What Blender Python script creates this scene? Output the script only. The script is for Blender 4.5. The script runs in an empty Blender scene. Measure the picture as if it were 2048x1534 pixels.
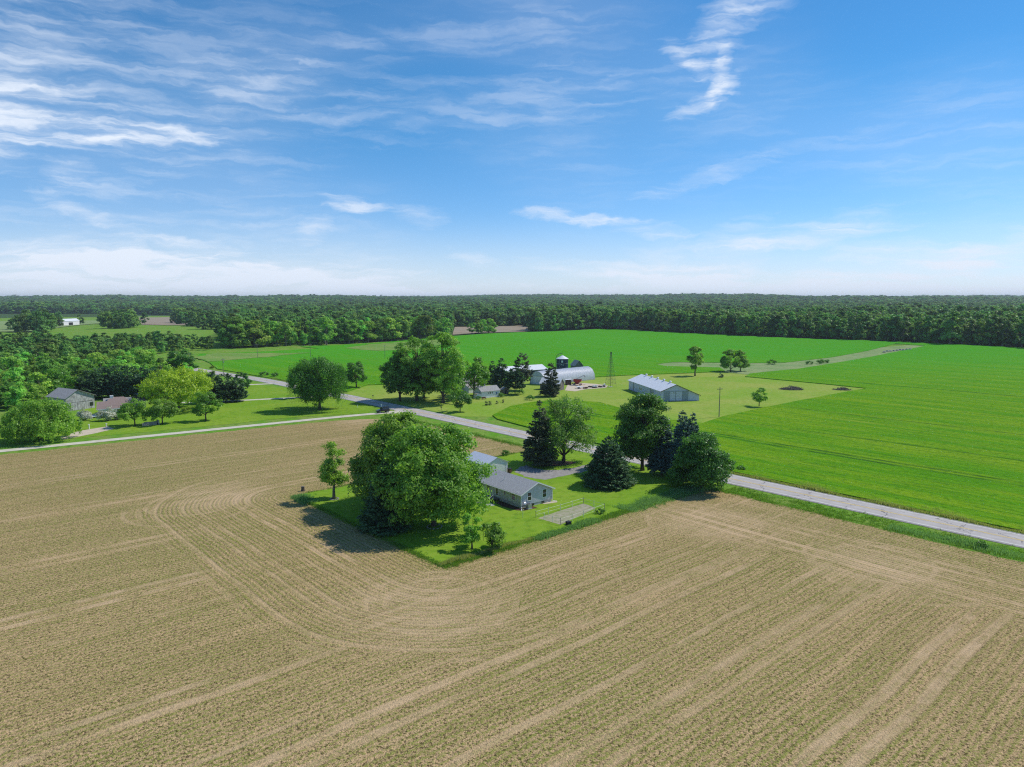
import bpy, bmesh, math, random
import numpy as np
from mathutils import Vector, Matrix

# ------------------------------------------------------------------ camera, sky, sun, exposure
S = bpy.context.scene
COL = S.collection
F_, CX, CY, HOR, CH = 1422., 1024., 767., 598., 38.
PIT = math.atan((CY - HOR) / F_)
cam_d = bpy.data.cameras.new('camera'); cam = bpy.data.objects.new('camera', cam_d); COL.objects.link(cam)
cam_d.sensor_fit = 'HORIZONTAL'; cam_d.sensor_width = 36.; cam_d.lens = 36. * F_ / 2048.
cam_d.clip_start = 0.5; cam_d.clip_end = 40000.
cam.location = (0, 0, CH); cam.rotation_euler = (math.pi / 2 - PIT, 0, 0)
S.camera = cam
SUN_EL = math.radians(50); SUN_AZ = math.radians(66)
sun_dir = Vector((math.sin(SUN_AZ) * math.cos(SUN_EL), math.cos(SUN_AZ) * math.cos(SUN_EL), math.sin(SUN_EL)))
sd = bpy.data.lights.new('sun', 'SUN'); sd.energy = 2.6; sd.angle = math.radians(0.53); sd.color = (1.0, 0.955, 0.88)
so = bpy.data.objects.new('sun', sd); COL.objects.link(so); so.rotation_euler = sun_dir.to_track_quat('Z', 'Y').to_euler()
so.location = (0, 0, 200)
S.view_settings.view_transform = 'Standard'; S.view_settings.look = 'None'
S.view_settings.exposure = 0.58; S.view_settings.gamma = 1.0; S.view_settings.use_curve_mapping = False
cy = S.cycles
cy.use_denoising = False; cy.filter_width = 1.2; cy.sample_clamp_direct = 3.; cy.sample_clamp_indirect = 1.5
cy.max_bounces = 6; cy.diffuse_bounces = 3; cy.glossy_bounces = 2; cy.transmission_bounces = 4
cy.transparent_max_bounces = 4; cy.volume_bounces = 0; cy.caustics_reflective = False; cy.caustics_refractive = False
SKY_STRENGTH = 0.0735


class NT:
    """small helper round a node tree"""
    def __init__(s, t): s.t = t; s.n = t.nodes; s.l = t.links
    def node(s, kind, **kw):
        n = s.n.new(kind)
        for k, v in kw.items(): setattr(n, k, v)
        return n
    def put(s, sock, v):
        if v is None: return
        if hasattr(v, 'is_output'): s.l.new(v, sock)
        else: sock.default_value = v
    def m(s, op, a, b=None, c=None, clamp=False):
        n = s.n.new('ShaderNodeMath'); n.operation = op; n.use_clamp = clamp
        for i, v in enumerate((a, b, c)): s.put(n.inputs[i], v)
        return n.outputs[0]
    def v(s, op, a, b=None, scale=None):
        n = s.n.new('ShaderNodeVectorMath'); n.operation = op
        s.put(n.inputs[0], a)
        if b is not None: s.put(n.inputs[1], b)
        if scale is not None: s.put(n.inputs['Scale'], scale)
        return n.outputs['Value'] if op in ('LENGTH', 'DOT_PRODUCT', 'DISTANCE') else n.outputs['Vector']
    def comb(s, x, y, z=0.0):
        n = s.n.new('ShaderNodeCombineXYZ')
        for i, q in enumerate((x, y, z)): s.put(n.inputs[i], q)
        return n.outputs[0]
    def sep(s, v):
        n = s.n.new('ShaderNodeSeparateXYZ'); s.put(n.inputs[0], v); return n.outputs
    def noise(s, vec, scale=1., detail=2., rough=.5, dist=0., color=False):
        n = s.n.new('ShaderNodeTexNoise'); s.put(n.inputs['Vector'], vec)
        n.inputs['Scale'].default_value = scale; n.inputs['Detail'].default_value = detail
        n.inputs['Roughness'].default_value = rough; n.inputs['Distortion'].default_value = dist
        return n.outputs['Color'] if color else n.outputs['Fac']
    def ss(s, x, a, b, lo=0., hi=1.):
        n = s.n.new('ShaderNodeMapRange'); n.interpolation_type = 'SMOOTHSTEP'
        s.put(n.inputs[0], x); n.inputs[1].default_value = a; n.inputs[2].default_value = b
        n.inputs[3].default_value = lo; n.inputs[4].default_value = hi
        return n.outputs[0]
    def mix(s, f, a, b, blend='MIX'):
        n = s.n.new('ShaderNodeMix'); n.data_type = 'RGBA'; n.blend_type = blend
        s.put(n.inputs[0], f)
        for sock, v in ((n.inputs[6], a), (n.inputs[7], b)):
            if isinstance(v, tuple) and len(v) == 3: v = v + (1.,)
            s.put(sock, v)
        return n.outputs[2]


def ray(px, py):
    dx = (px - CX) / F_; dy = (CY - py) / F_
    v = Vector((dx, math.cos(PIT) + dy * math.sin(PIT), -math.sin(PIT) + dy * math.cos(PIT)))
    return v
def azel(px, py):
    v = ray(px, py).normalized()
    return (math.degrees(math.atan2(v.x, v.y)), math.degrees(math.asin(v.z)))
def G(px, py, z=0.):
    v = ray(px, py); t = (z - CH) / v.z
    return (v.x * t, v.y * t)

world = bpy.data.worlds.new('World'); S.world = world; world.use_nodes = True
w = NT(world.node_tree); w.n.clear()
sky = w.node('ShaderNodeTexSky', sky_type='NISHITA')
sky.sun_disc = False; sky.sun_elevation = SUN_EL; sky.sun_rotation = SUN_AZ
sky.altitude = 200.; sky.air_density = 1.0; sky.dust_density = 0.0; sky.ozone_density = 4.0
tc = w.node('ShaderNodeTexCoord')
D = tc.outputs['Generated']
dx, dy, dz = w.sep(D)
az = w.m('MULTIPLY', w.m('ARCTAN2', dx, dy), 180 / math.pi)
el = w.m('MULTIPLY', w.m('ARCSINE', dz), 180 / math.pi)
P0 = w.comb(az, el, 0.)
# wind-drawn warp of the cloud coordinates
wn = w.noise(w.v('MULTIPLY', P0, (0.07, 0.16, 0.)), 1., 2., .55, 0., True)
P1 = w.v('ADD', P0, w.v('MULTIPLY', w.v('SUBTRACT', wn, (.5, .5, .5)), (2.6, 1.2, 0.)))
wn2 = w.noise(w.v('MULTIPLY', P1, (0.42, 0.8, 0.)), 1., 3., .62, 0., True)
P2 = w.v('ADD', P1, w.v('MULTIPLY', w.v('SUBTRACT', wn2, (.5, .5, .5)), (2.4, 1.1, 0.)))
fibre = w.noise(w.v('MULTIPLY', P2, (0.15, 1.15, 0.)), 1., 5., .58, .25)
fm = w.ss(fibre, .34, .64)
acc = None
WISPS = [
 (-160,225,190,252,26,.8),(150,248,400,284,12,.7),
 (-80,115,60,140,46,.36),(-80,30,160,130,110,.2),(150,110,620,150,80,.18),(380,170,600,140,22,.22),
 (110,350,165,335,14,.6),(60,392,260,462,8,.42),(255,462,500,515,10,.5),
 (640,408,752,420,8,.75),(800,432,872,437,11,.55),(622,472,652,455,12,.4),(905,505,980,525,9,.35),
 (-100,488,520,548,16,.8),(-100,545,1000,590,20,.8),(350,525,820,565,14,.55),(-100,520,300,545,8,.5),
 (1055,429,1280,448,7,.85),(1230,452,1370,467,9,.6),
 (1500,490,1820,430,13,.62),(1505,490,1400,560,30,.5),(1900,530,2120,470,15,.65),(1680,512,1850,495,13,.5),
 (1080,528,1500,590,14,.7),(1150,580,2200,576,16,.7),(1300,520,1450,562,28,.42),(1700,560,1960,520,20,.45),
 (1500,-20,1410,90,24,.5),(1477,153,1430,195,9,.8),(1430,195,1335,238,8,.5),(1452,80,1446,150,9,.5),
 (1330,80,1405,145,10,.5),(1480,12,1580,-5,12,.36),
 (1290,388,1535,318,9,.42),(700,72,1150,45,16,.2),(650,235,1280,165,26,.26),
]
ragged_top = w.m('MULTIPLY_ADD', fibre, 1.7, .30)
for (x0, y0, x1, y1, wd, inten) in WISPS:
    a = azel(x0, y0); b = azel(x1, y1); wdeg = wd / F_ * 57.3 * 1.9
    mp = w.node('ShaderNodeMapping', vector_type='TEXTURE'); w.l.new(P2, mp.inputs[0])
    mp.inputs['Location'].default_value = ((a[0] + b[0]) / 2, (a[1] + b[1]) / 2, 0)
    mp.inputs['Rotation'].default_value = (0, 0, math.atan2(b[1] - a[1], b[0] - a[0]))
    mp.inputs['Scale'].default_value = (math.hypot(b[0] - a[0], b[1] - a[1]) / 2 + wdeg * .8, wdeg, 1)
    val = w.m('MULTIPLY', w.m('SUBTRACT', ragged_top, w.v('LENGTH', mp.outputs[0]), clamp=True), inten * 1.15)
    acc = val if acc is None else w.m('ADD', acc, val)
placed = w.m('MULTIPLY', w.m('MINIMUM', acc, .95), w.m('ADD', w.m('MULTIPLY', fm, .50), .30))
# thin veil that thickens towards the horizon all round
cover = w.ss(wn, .40, .66) if False else w.ss(w.noise(w.v('MULTIPLY', P0, (0.035, 0.07, 0.)), 1., 1.), .38, .66)
veil = w.m('ADD', w.m('MULTIPLY', w.m('MULTIPLY', w.ss(el, 0., 30., .26, .06), cover), w.ss(fibre, .40, .76)), w.m('MULTIPLY', cover, .10))
low = w.ss(el, -1., 7., .55, .0)
cl = w.m('ADD', w.m('ADD', placed, veil), low, clamp=True)
tint = w.mix(1., sky.outputs[0], w.mix(w.ss(el, -2., 16.), (.86, .98, 1.32), (.55, .97, 1.18)), 'MULTIPLY')
hs = w.node('ShaderNodeHueSaturation'); hs.inputs['Saturation'].default_value = 1.05; hs.inputs['Value'].default_value = .98
w.l.new(tint, hs.inputs['Color'])
cmix = w.mix(cl, hs.outputs[0], (7.5, 8.25, 9.4))
bg = w.node('ShaderNodeBackground'); w.l.new(cmix, bg.inputs[0]); bg.inputs[1].default_value = SKY_STRENGTH
world.cycles.sampling_method = 'NONE'
wo = w.node('ShaderNodeOutputWorld'); w.l.new(bg.outputs[0], wo.inputs[0])

# ------------------------------------------------------------------ frame of the place: s across the road, q along it
TH = math.radians(41.35)
WX, WY = math.cos(TH), math.sin(TH)
def XY(s, q): return (WX * s + WY * q, WY * s - WX * q)
def SQ(x, y): return (WX * x + WY * y, WY * x - WX * y)

def sstep(a, b, x):
    t = np.clip((x - a) / (b - a), 0, 1); return t * t * (3 - 2 * t)
def H(x, y):
    """height of the land: flat by the road, a soft swell in the far crop field, low wooded hills at the horizon"""
    x = np.asarray(x, float); y = np.asarray(y, float)
    r = np.hypot(x, y); a = np.arctan2(x, y)
    sw = sstep(400, 640, y) * (1 - sstep(900, 1300, y)) * (1.5 + 1.5 * np.sin(x / 95. + 1.0) * np.cos(y / 130.) + 1.0 * np.sin(x / 47. + y / 80.))
    sw = np.maximum(sw, 0)
    hill = sstep(1500, 5600, r) * (30 + 14 * sstep(-.5, .45, a) + 8 * np.sin(a * 9 + r / 900.) + 7 * np.sin(a * 4.3 + 2.) + 4 * np.sin(a * 23 + 1.3) + 3 * np.sin(r / 260. + a * 14))
    return sw + hill
def Hf(x, y): return float(H(x, y))

# ------------------------------------------------------------------ materials
MATS = {}
def principled(name):
    m = bpy.data.materials.new(name); m.use_nodes = True
    t = NT(m.node_tree); b = t.n['Principled BSDF']
    return m, t, b
def pos(t): return t.node('ShaderNodeNewGeometry').outputs['Position']
def plain(name, c1, c2=None, scale=1., rough=.7, metal=0., bump=0., detail=4., obj=True, spec=.3, stretch=None, bscale=None):
    """two-tone noisy surface"""
    m, t, b = principled(name)
    c2 = c2 or tuple(v * .8 for v in c1)
    vec = t.node('ShaderNodeTexCoord').outputs['Object'] if obj else pos(t)
    v0 = vec
    if stretch: vec = t.v('MULTIPLY', vec, stretch)
    n = t.noise(vec, scale, detail, .6)
    t.l.new(t.mix(t.ss(n, .32, .68), c1, c2), b.inputs['Base Color'])
    b.inputs['Roughness'].default_value = rough; b.inputs['Metallic'].default_value = metal
    b.inputs['Specular IOR Level'].default_value = spec
    if bump:
        bn = t.node('ShaderNodeBump'); bn.inputs['Strength'].default_value = 1.; bn.inputs['Distance'].default_value = bump
        t.l.new(t.noise(v0, bscale or scale * 3, 3.), bn.inputs['Height']); t.l.new(bn.outputs[0], b.inputs['Normal'])
    MATS[name] = m
    return m
def lapped(name, c1, c2, pitch, axis=2, depth=.012, rough=.6, metal=0., nscale=1.2):
    """boards or ribs: fine relief with a regular pitch"""
    m, t, b = principled(name)
    o = t.node('ShaderNodeTexCoord').outputs['Object']
    comp = t.sep(o)[axis]
    fr = t.m('FRACT', t.m('DIVIDE', comp, pitch))
    n = t.noise(t.v('MULTIPLY', o, (1., 1., .35)), nscale, 5., .65)
    t.l.new(t.mix(t.ss(n, .3, .7), c1, c2), b.inputs['Base Color'])
    bn = t.node('ShaderNodeBump'); bn.inputs['Strength'].default_value = 1.; bn.inputs['Distance'].default_value = depth
    t.l.new(fr, bn.inputs['Height']); t.l.new(bn.outputs[0], b.inputs['Normal'])
    b.inputs['Roughness'].default_value = rough; b.inputs['Metallic'].default_value = metal
    MATS[name] = m
    return m
def leafy(name, dark, light, trans=.34, rough=.55, spread=.12, spec=.4):
    m, t, b = principled(name)
    at = t.node('ShaderNodeAttribute'); at.attribute_name = 'var'
    oi = t.node('ShaderNodeObjectInfo')
    c = t.mix(at.outputs['Fac'], dark, light)
    hsv = t.node('ShaderNodeHueSaturation')
    t.l.new(c, hsv.inputs['Color'])
    r = oi.outputs['Random']
    hsv.inputs['Saturation'].default_value = .97
    t.l.new(t.m('ADD', t.m('MULTIPLY', r, .045 * spread / .35), .5 - .02 * spread / .35), hsv.inputs['Hue'])
    t.l.new(t.m('ADD', t.m('MULTIPLY', t.m('FRACT', t.m('MULTIPLY', r, 7.31)), 2 * spread), 1 - spread), hsv.inputs['Value'])
    t.l.new(hsv.outputs[0], b.inputs['Base Color'])
    b.inputs['Roughness'].default_value = rough - .1; b.inputs['Specular IOR Level'].default_value = spec
    tr = t.node('ShaderNodeBsdfTranslucent')
    t.l.new(t.mix(1., hsv.outputs[0], (1.15, 1.25, .55), 'MULTIPLY'), tr.inputs[0])
    mx = t.node('ShaderNodeMixShader'); mx.inputs[0].default_value = trans
    t.l.new(b.outputs[0], mx.inputs[1]); t.l.new(tr.outputs[0], mx.inputs[2])
    t.l.new(mx.outputs[0], t.n['Material Output'].inputs[0])
    MATS[name] = m
    return m

def grassy(name, c_dark, c_mid, c_dry, dry=.5, mow=0., fine=6., bump=.05, patch=.06):
    m, t, b = principled(name)
    p = pos(t); x, y, z = t.sep(p)
    s = t.m('ADD', t.m('MULTIPLY', x, WX), t.m('MULTIPLY', y, WY))
    q = t.m('SUBTRACT', t.m('MULTIPLY', x, WY), t.m('MULTIPLY', y, WX))
    big = t.noise(p, patch, 5., .6, .4)
    col = t.mix(t.ss(big, .3, .7), c_mid, c_dry)
    mid = t.noise(p, .55, 4., .6)
    col = t.mix(t.m('MULTIPLY', t.ss(mid, .45, .75), 1 - dry * .5), col, c_dark)
    if mow:
        st = t.m('SINE', t.m('MULTIPLY', q, 2 * math.pi / 2.4))
        col = t.mix(t.m('MULTIPLY', t.ss(st, -.4, .4), mow), col, c_mid)
    fn = t.noise(p, fine, 3., .7)
    col = t.mix(t.m('MULTIPLY', t.ss(fn, .5, .75), .5), col, c_dark)
    t.l.new(col, b.inputs['Base Color'])
    b.inputs['Roughness'].default_value = .95; b.inputs['Specular IOR Level'].default_value = .02
    bn = t.node('ShaderNodeBump'); bn.inputs['Distance'].default_value = bump
    t.l.new(fn, bn.inputs['Height']); t.l.new(bn.outputs[0], b.inputs['Normal'])
    MATS[name] = m
    return m

grassy('lawn', (0.081, 0.183, 0.012), (0.169, 0.319, 0.022), (0.247, 0.354, 0.038), .5, .35, 7., .05)
grassy('verge', (0.062, 0.172, 0.014), (0.125, 0.310, 0.024), (0.237, 0.310, 0.066), .4, 0., 5., .12, .12)
grassy('yard', (.125, .225, .022), (.215, .355, .038), (.34, .375, .085), .7, .25, 5., .05, .035)
grassy('woodfloor', (0.024, 0.060, 0.014), (0.048, 0.102, 0.024), (0.072, 0.120, 0.036), .4, 0., 2., .1)
grassy('thin_stand', (.07, .17, .03), (.15, .29, .05), (.25, .32, .09), .6, 0., 1.6, .2, .05)
grassy('weedy', (.10, .19, .05), (.20, .31, .11), (.30, .35, .16), .6, 0., 1.6, .2, .08)

def crop_material():
    m, t, b = principled('alfalfa')
    p = pos(t); x, y, z = t.sep(p)
    s = t.m('ADD', t.m('MULTIPLY', x, WX), t.m('MULTIPLY', y, WY))
    q = t.m('SUBTRACT', t.m('MULTIPLY', x, WY), t.m('MULTIPLY', y, WX))
    wv = t.noise(p, .02, 3.)
    s2 = t.m('ADD', s, t.m('MULTIPLY', wv, 5.))
    st1 = t.noise(t.comb(t.m('MULTIPLY', s2, .16), t.m('MULTIPLY', q, .012)), 1., 5., .6)
    st2 = t.noise(t.comb(t.m('MULTIPLY', s2, .8), t.m('MULTIPLY', q, .05)), 1., 4., .65)
    cl = t.noise(p, .9, 5., .7)
    fn = t.noise(p, 4.5, 2., .7)
    big = t.noise(p, .009, 3., .5)
    col = t.mix(t.ss(st1, .35, .65), (.100, .295, .006), (.205, .350, .012))
    col = t.mix(t.m('MULTIPLY', t.ss(st2, .46, .70), .65), col, (.045, .185, .006))
    col = t.mix(t.m('MULTIPLY', t.ss(cl, .48, .66), .6), col, (.042, .165, .006))
    thin = t.m('MULTIPLY', t.ss(t.noise(t.comb(t.m('MULTIPLY', s2, .10), t.m('MULTIPLY', q, .03)), 1., 4., .65), .55, .75), t.ss(cl, .35, .6))
    col = t.mix(t.m('MULTIPLY', thin, .5), col, (.26, .34, .05))
    col = t.mix(t.m('MULTIPLY', t.ss(fn, .55, .8), .55), col, (.22, .37, .025))
    far = t.ss(y, 240., 520.)
    col = t.mix(t.m('MULTIPLY', far, .75), col, t.mix(t.ss(st2, .4, .7), (.040, .335, .014), (.105, .325, .020)))
    # wheel lines left by the last cut, dark where the stand is thin
    for s0, q0, q1, wd in ((171., -190., 60., .6), (173.6, -190., 60., .6), (236., -150., 120., .5), (330., -160., 120., .8), (197., -140., 60., .5)):
        ln = t.ss(t.m('ABSOLUTE', t.m('SUBTRACT', s2, s0 + 2.5)), wd * .4, wd * 1.6, 1., 0.)
        ln = t.m('MULTIPLY', ln, t.m('MULTIPLY', t.ss(q, q0, q0 + 30.), t.ss(q, q1 - 20., q1, 1., 0.)))
        col = t.mix(t.m('MULTIPLY', ln, t.ss(t.noise(p, .12, 3.), .35, .6, .15, .8)), col, (.028, .10, .012))
    t.l.new(col, b.inputs['Base Color'])
    b.inputs['Roughness'].default_value = .95; b.inputs['Specular IOR Level'].default_value = .02
    bn = t.node('ShaderNodeBump'); bn.inputs['Distance'].default_value = .45
    t.l.new(t.m('ADD', cl, t.m('ADD', t.m('MULTIPLY', st2, .8), t.m('MULTIPLY', fn, .4))), bn.inputs['Height']); t.l.new(bn.outputs[0], b.inputs['Normal'])
    MATS['alfalfa'] = m
crop_material()

LOT = (57.3, 129., -129., -80.)      # s0, s1, q0, q1
def soil_material():
    m, t, b = principled('tilled_soil')
    p = pos(t); x, y, z = t.sep(p)
    wob = t.noise(p, .05, 2., .5, 0., True)
    wx, wy, wz = t.sep(t.v('SCALE', t.v('SUBTRACT', wob, (.5, .5, .5)), scale=1.3))
    s = t.m('ADD', t.m('ADD', t.m('MULTIPLY', x, WX), t.m('MULTIPLY', y, WY)), wx)
    q = t.m('ADD', t.m('SUBTRACT', t.m('MULTIPLY', x, WY), t.m('MULTIPLY', y, WX)), wy)
    # distance to the lot: the passes that circle it
    ds = t.m('MAXIMUM', t.m('SUBTRACT', LOT[0], s), 0.)
    dq = t.m('MAXIMUM', t.m('MAXIMUM', t.m('SUBTRACT', q, LOT[3]), t.m('SUBTRACT', LOT[2], q)), 0.)
    dl = t.m('SQRT', t.m('ADD', t.m('MULTIPLY', ds, ds), t.m('MULTIPLY', dq, dq)))
    dr = t.m('SUBTRACT', 122., s)                # distance to the road verge
    n_edge = t.m('MULTIPLY', t.m('SUBTRACT', t.noise(p, .11, 3.), .5), 9.)
    zl = t.ss(t.m('ADD', dl, n_edge), 23., 29., 1., 0.)
    zr = t.m('MULTIPLY', t.ss(t.m('ADD', dr, n_edge), 21., 27., 1., 0.), t.ss(q, -82., -70.))
    zd = t.ss(q, -196., -186., 1., 0.)
    def streak(c, a, k=1., sd=0.):
        n1 = t.noise(t.comb(t.m('MULTIPLY', c, .62 * k), t.m('MULTIPLY', a, .018), sd), 1., 3., .62)
        n2 = t.noise(t.comb(t.m('MULTIPLY', c, 2.6 * k), t.m('MULTIPLY', a, .06), sd + 3.), 1., 3., .6)
        row = t.m('MULTIPLY', t.m('ADD', t.m('SINE', t.m('MULTIPLY', c, 2 * math.pi / .76)), 1.), .5)
        return n1, n2, row
    m1, m2, m3 = streak(q, s)
    l1, l2, l3 = streak(t.m('ADD', dl, t.m('MULTIPLY', n_edge, .05)), t.m('MULTIPLY', t.m('ADD', s, q), 2.6), .9, 11.)
    r1, r2, r3 = streak(s, q, 1., 23.)
    def tracks(c, items):
        a = None
        for c0, wd, k in items:
            v = t.ss(t.m('ABSOLUTE', t.m('SUBTRACT', c, c0)), wd * .35, wd, k, 0.)
            a = v if a is None else t.m('MAXIMUM', a, v)
        return a
    brk = t.ss(t.noise(p, .13, 4., .75), .34, .66, .08, .95)
    lot_tr = tracks(dl, [(3.6, .4, .4), (8.6, .6, .75), (10.9, .6, .8), (13.7, .4, .4), (17.6, .5, .55), (19.8, .5, .5), (24.4, .6, .7), (27.0, .6, .6)])
    main_tr = tracks(q, [(-176., .7, .55), (-173.5, .7, .55), (-150., .8, .6), (-147., .8, .7), (-121., .8, .6), (-118.3, .8, .6), (-100.6, .8, .95), (-98., .8, .9), (-90., .5, .5),
                         (-70.5, .7, .75), (-67.7, .8, .8), (-58., .5, .55), (-54.5, .9, .9), (-51.5, .8, .8), (-44., .6, .7), (-38.2, .8, .75), (-35.4, .8, .6), (-25., .9, .9), (-22., .9, .95)])
    road_tr = tracks(s, [(118., .5, .4), (112.4, .8, .7), (110., .7, .8), (107., .6, .5), (104.2, .8, .85), (101.5, .8, .8), (98.6, .6, .6)])
    def lay(a, b2, f): return t.m('ADD', t.m('MULTIPLY', a, t.m('SUBTRACT', 1., f)), t.m('MULTIPLY', b2, f))
    zl5 = t.m('MULTIPLY', zl, .45); zr5 = t.m('MULTIPLY', zr, .7)
    n1 = lay(lay(m1, l1, zl5), r1, zr5); n2 = lay(lay(m2, l2, zl5), r2, zr5); n3 = lay(lay(m3, l3, zl), r3, zr)
    tr = t.m('MAXIMUM', t.m('MULTIPLY', lot_tr, zl), t.m('MULTIPLY', road_tr, zr))
    tr = t.m('MAXIMUM', tr, t.m('MULTIPLY', main_tr, t.m('SUBTRACT', 1., t.m('MULTIPLY', t.m('MAXIMUM', zl, zr), .72))))
    tr = t.m('MULTIPLY', tr, brk)
    # where machines turn the ground is worn pale
    def spot(s0, q0, rad, k):
        d = t.m('SQRT', t.m('ADD', t.m('POWER', t.m('SUBTRACT', s, s0), 2.), t.m('POWER', t.m('SUBTRACT', q, q0), 2.)))
        return t.ss(d, rad * .15, rad, k, 0.)
    turn = t.m('MAXIMUM', t.m('MAXIMUM', spot(46., -139., 13., .7), spot(47., -70., 15., .6)), t.m('MAXIMUM', spot(104., -66., 14., .6), spot(112., -196., 14., .65)))
    turn = t.m('MAXIMUM', turn, spot(103., -38., 13., .6))
    ring = None
    for s0, q0, r0, k in ((50.5, -71., 7., .55), (50.5, -71., 9.4, .5), (41., -137., 8., .6), (39., -134., 10.5, .5), (101., -69., 7., .6), (103., -67., 9.3, .5), (106., -41., 8.5, .55), (104., -36., 11., .5), (109., -193., 8., .5), (62., -66., 12., .35)):
        d = t.m('SQRT', t.m('ADD', t.m('POWER', t.m('SUBTRACT', s, s0), 2.), t.m('POWER', t.m('SUBTRACT', q, q0), 2.)))
        v = t.ss(t.m('ABSOLUTE', t.m('SUBTRACT', d, r0)), .2, .55, k, 0.)
        ring = v if ring is None else t.m('MAXIMUM', ring, v)
    tr = t.m('MAXIMUM', tr, t.m('MULTIPLY', ring, brk))
    turn = t.m('MULTIPLY', turn, t.ss(t.m('ADD', n2, t.m('MULTIPLY', n1, .4)), .55, .85))
    fine = t.noise(p, 3.2, 2., .8)
    fine2 = t.noise(p, 6.5, 1., .8)
    grit = t.noise(p, 1.1, 4., .7)
    big = t.noise(p, .022, 4., .6)
    soil = t.mix(t.ss(n1, .34, .66), (0.339, 0.238, 0.114), (0.450, 0.311, 0.158))
    soil = t.mix(t.m('MULTIPLY', t.ss(n2, .5, .72), .40), soil, (0.277, 0.193, 0.106))
    soil = t.mix(t.m('MULTIPLY', t.ss(big, .35, .7), .45), soil, (0.361, 0.278, 0.136))
    soil = t.mix(t.m('MULTIPLY', t.ss(fine2, .5, .60), .62), soil, (0.693, 0.480, 0.269))
    # seedlings in rows
    sg = t.m('ADD', t.m('MULTIPLY', fine, .62), t.m('ADD', t.m('MULTIPLY', n3, .10), t.m('MULTIPLY', n1, -.16)))
    sg = t.m('ADD', sg, t.m('MULTIPLY', grit, .2))
    grn = t.ss(sg, .335, .45)
    grn = t.m('MULTIPLY', grn, t.ss(big, .25, .6, .55, 1.))
    weak = t.m('SUBTRACT', 1., t.m('MULTIPLY', t.m('MAXIMUM', tr, turn), .9))
    edge = t.ss(dl, 1., 7., 1., 0.)
    grn = t.m('MULTIPLY', t.m('MAXIMUM', t.m('MULTIPLY', grn, .80), t.m('MULTIPLY', t.ss(fine, .42, .6), t.m('MULTIPLY', edge, .75))), weak)
    col = t.mix(grn, soil, t.mix(fine2, (0.133, 0.181, 0.023), (0.257, 0.293, 0.051)))
    dk = t.m('MULTIPLY', t.ss(t.noise(t.v('ADD', p, (31., 7., 3.)), 4.2, 2., .8), .54, .60), weak)  # dark specks: shadows of clods and seedlings put into the colour, with some residue
    col = t.mix(t.m('MULTIPLY', dk, .84), col, (0.077, 0.057, 0.024))
    col = t.mix(t.m('MULTIPLY', tr, t.ss(fine, .3, .6, .15, .75)), col, (0.595, 0.430, 0.264))
    col = t.mix(t.m('MULTIPLY', turn, .8), col, (0.625, 0.449, 0.280))
    t.l.new(col, b.inputs['Base Color'])
    b.inputs['Roughness'].default_value = 1.; b.inputs['Specular IOR Level'].default_value = .01
    hgt = t.m('ADD', t.m('MULTIPLY', fine, 1.0), t.m('ADD', t.m('MULTIPLY', n3, .25), t.m('MULTIPLY', n2, .4)))
    bn = t.node('ShaderNodeBump'); bn.inputs['Distance'].default_value = .2; bn.inputs['Strength'].default_value = 1.
    t.l.new(t.m('SUBTRACT', hgt, t.m('MULTIPLY', tr, .25)), bn.inputs['Height']); t.l.new(bn.outputs[0], b.inputs['Normal'])
    MATS['tilled_soil'] = m
soil_material()

plain('gravel', (.33, .31, .29), (.24, .225, .21), 1.2, .95, bump=.03, obj=False, bscale=9.)
plain('limestone', (.62, .57, .47), (.50, .46, .36), .5, .95, bump=.02, obj=False, bscale=6.)
plain('sand', (.60, .50, .38), (.50, .42, .31), .8, .95, bump=.02, obj=False, bscale=6.)
plain('far_soil', (.34, .265, .185), (.27, .22, .145), .05, .95, obj=False)
plain('garden_soil', (.38, .34, .25), (.25, .27, .13), 1.1, .95, bump=.05, obj=False, bscale=6.)
plain('mulch', (.105, .05, .03), (.06, .03, .02), 2., .95, bump=.05, obj=False, bscale=8.)
def road_material():
    m, t, b = principled('asphalt')
    p = pos(t)
    uv = t.node('ShaderNodeAttribute'); uv.attribute_name = 'lane'
    l = uv.outputs['Fac']                       # metres across the road
    wheel = t.m('SINE', t.m('MULTIPLY', t.m('ABSOLUTE', l), 2 * math.pi / 1.65))
    n = t.noise(p, .35, 5., .65); f = t.noise(p, 14., 2., .6)
    col = t.mix(t.ss(n, .3, .7), (.405, .365, .335), (.485, .445, .41))
    col = t.mix(t.m('MULTIPLY', t.ss(wheel, -.3, 1.), .30), col, (.33, .30, .275))
    col = t.mix(t.m('MULTIPLY', t.ss(f, .5, .75), .35), col, (.52, .50, .50))
    vor = t.node('ShaderNodeTexVoronoi'); vor.feature = 'DISTANCE_TO_EDGE'; vor.inputs['Scale'].default_value = .13
    t.l.new(t.v('ADD', p, t.v('SCALE', t.noise(p, .5, 3., .6, 0., True), scale=2.5)), vor.inputs['Vector'])
    col = t.mix(t.ss(vor.outputs[0], .004, .012, .65, 0.), col, (.05, .05, .055))
    t.l.new(col, b.inputs['Base Color']); b.inputs['Roughness'].default_value = .85; b.inputs['Specular IOR Level'].default_value = .25
    bn = t.node('ShaderNodeBump'); bn.inputs['Distance'].default_value = .008
    t.l.new(f, bn.inputs['Height']); t.l.new(bn.outputs[0], b.inputs['Normal'])
    MATS['asphalt'] = m
road_material()
plain('yellow_paint', (.78, .56, .14), (.66, .50, .20), 1.4, .7, obj=False)
plain('white_paint', (.85, .84, .80), (.70, .69, .66), .9, .7, obj=False)

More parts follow.
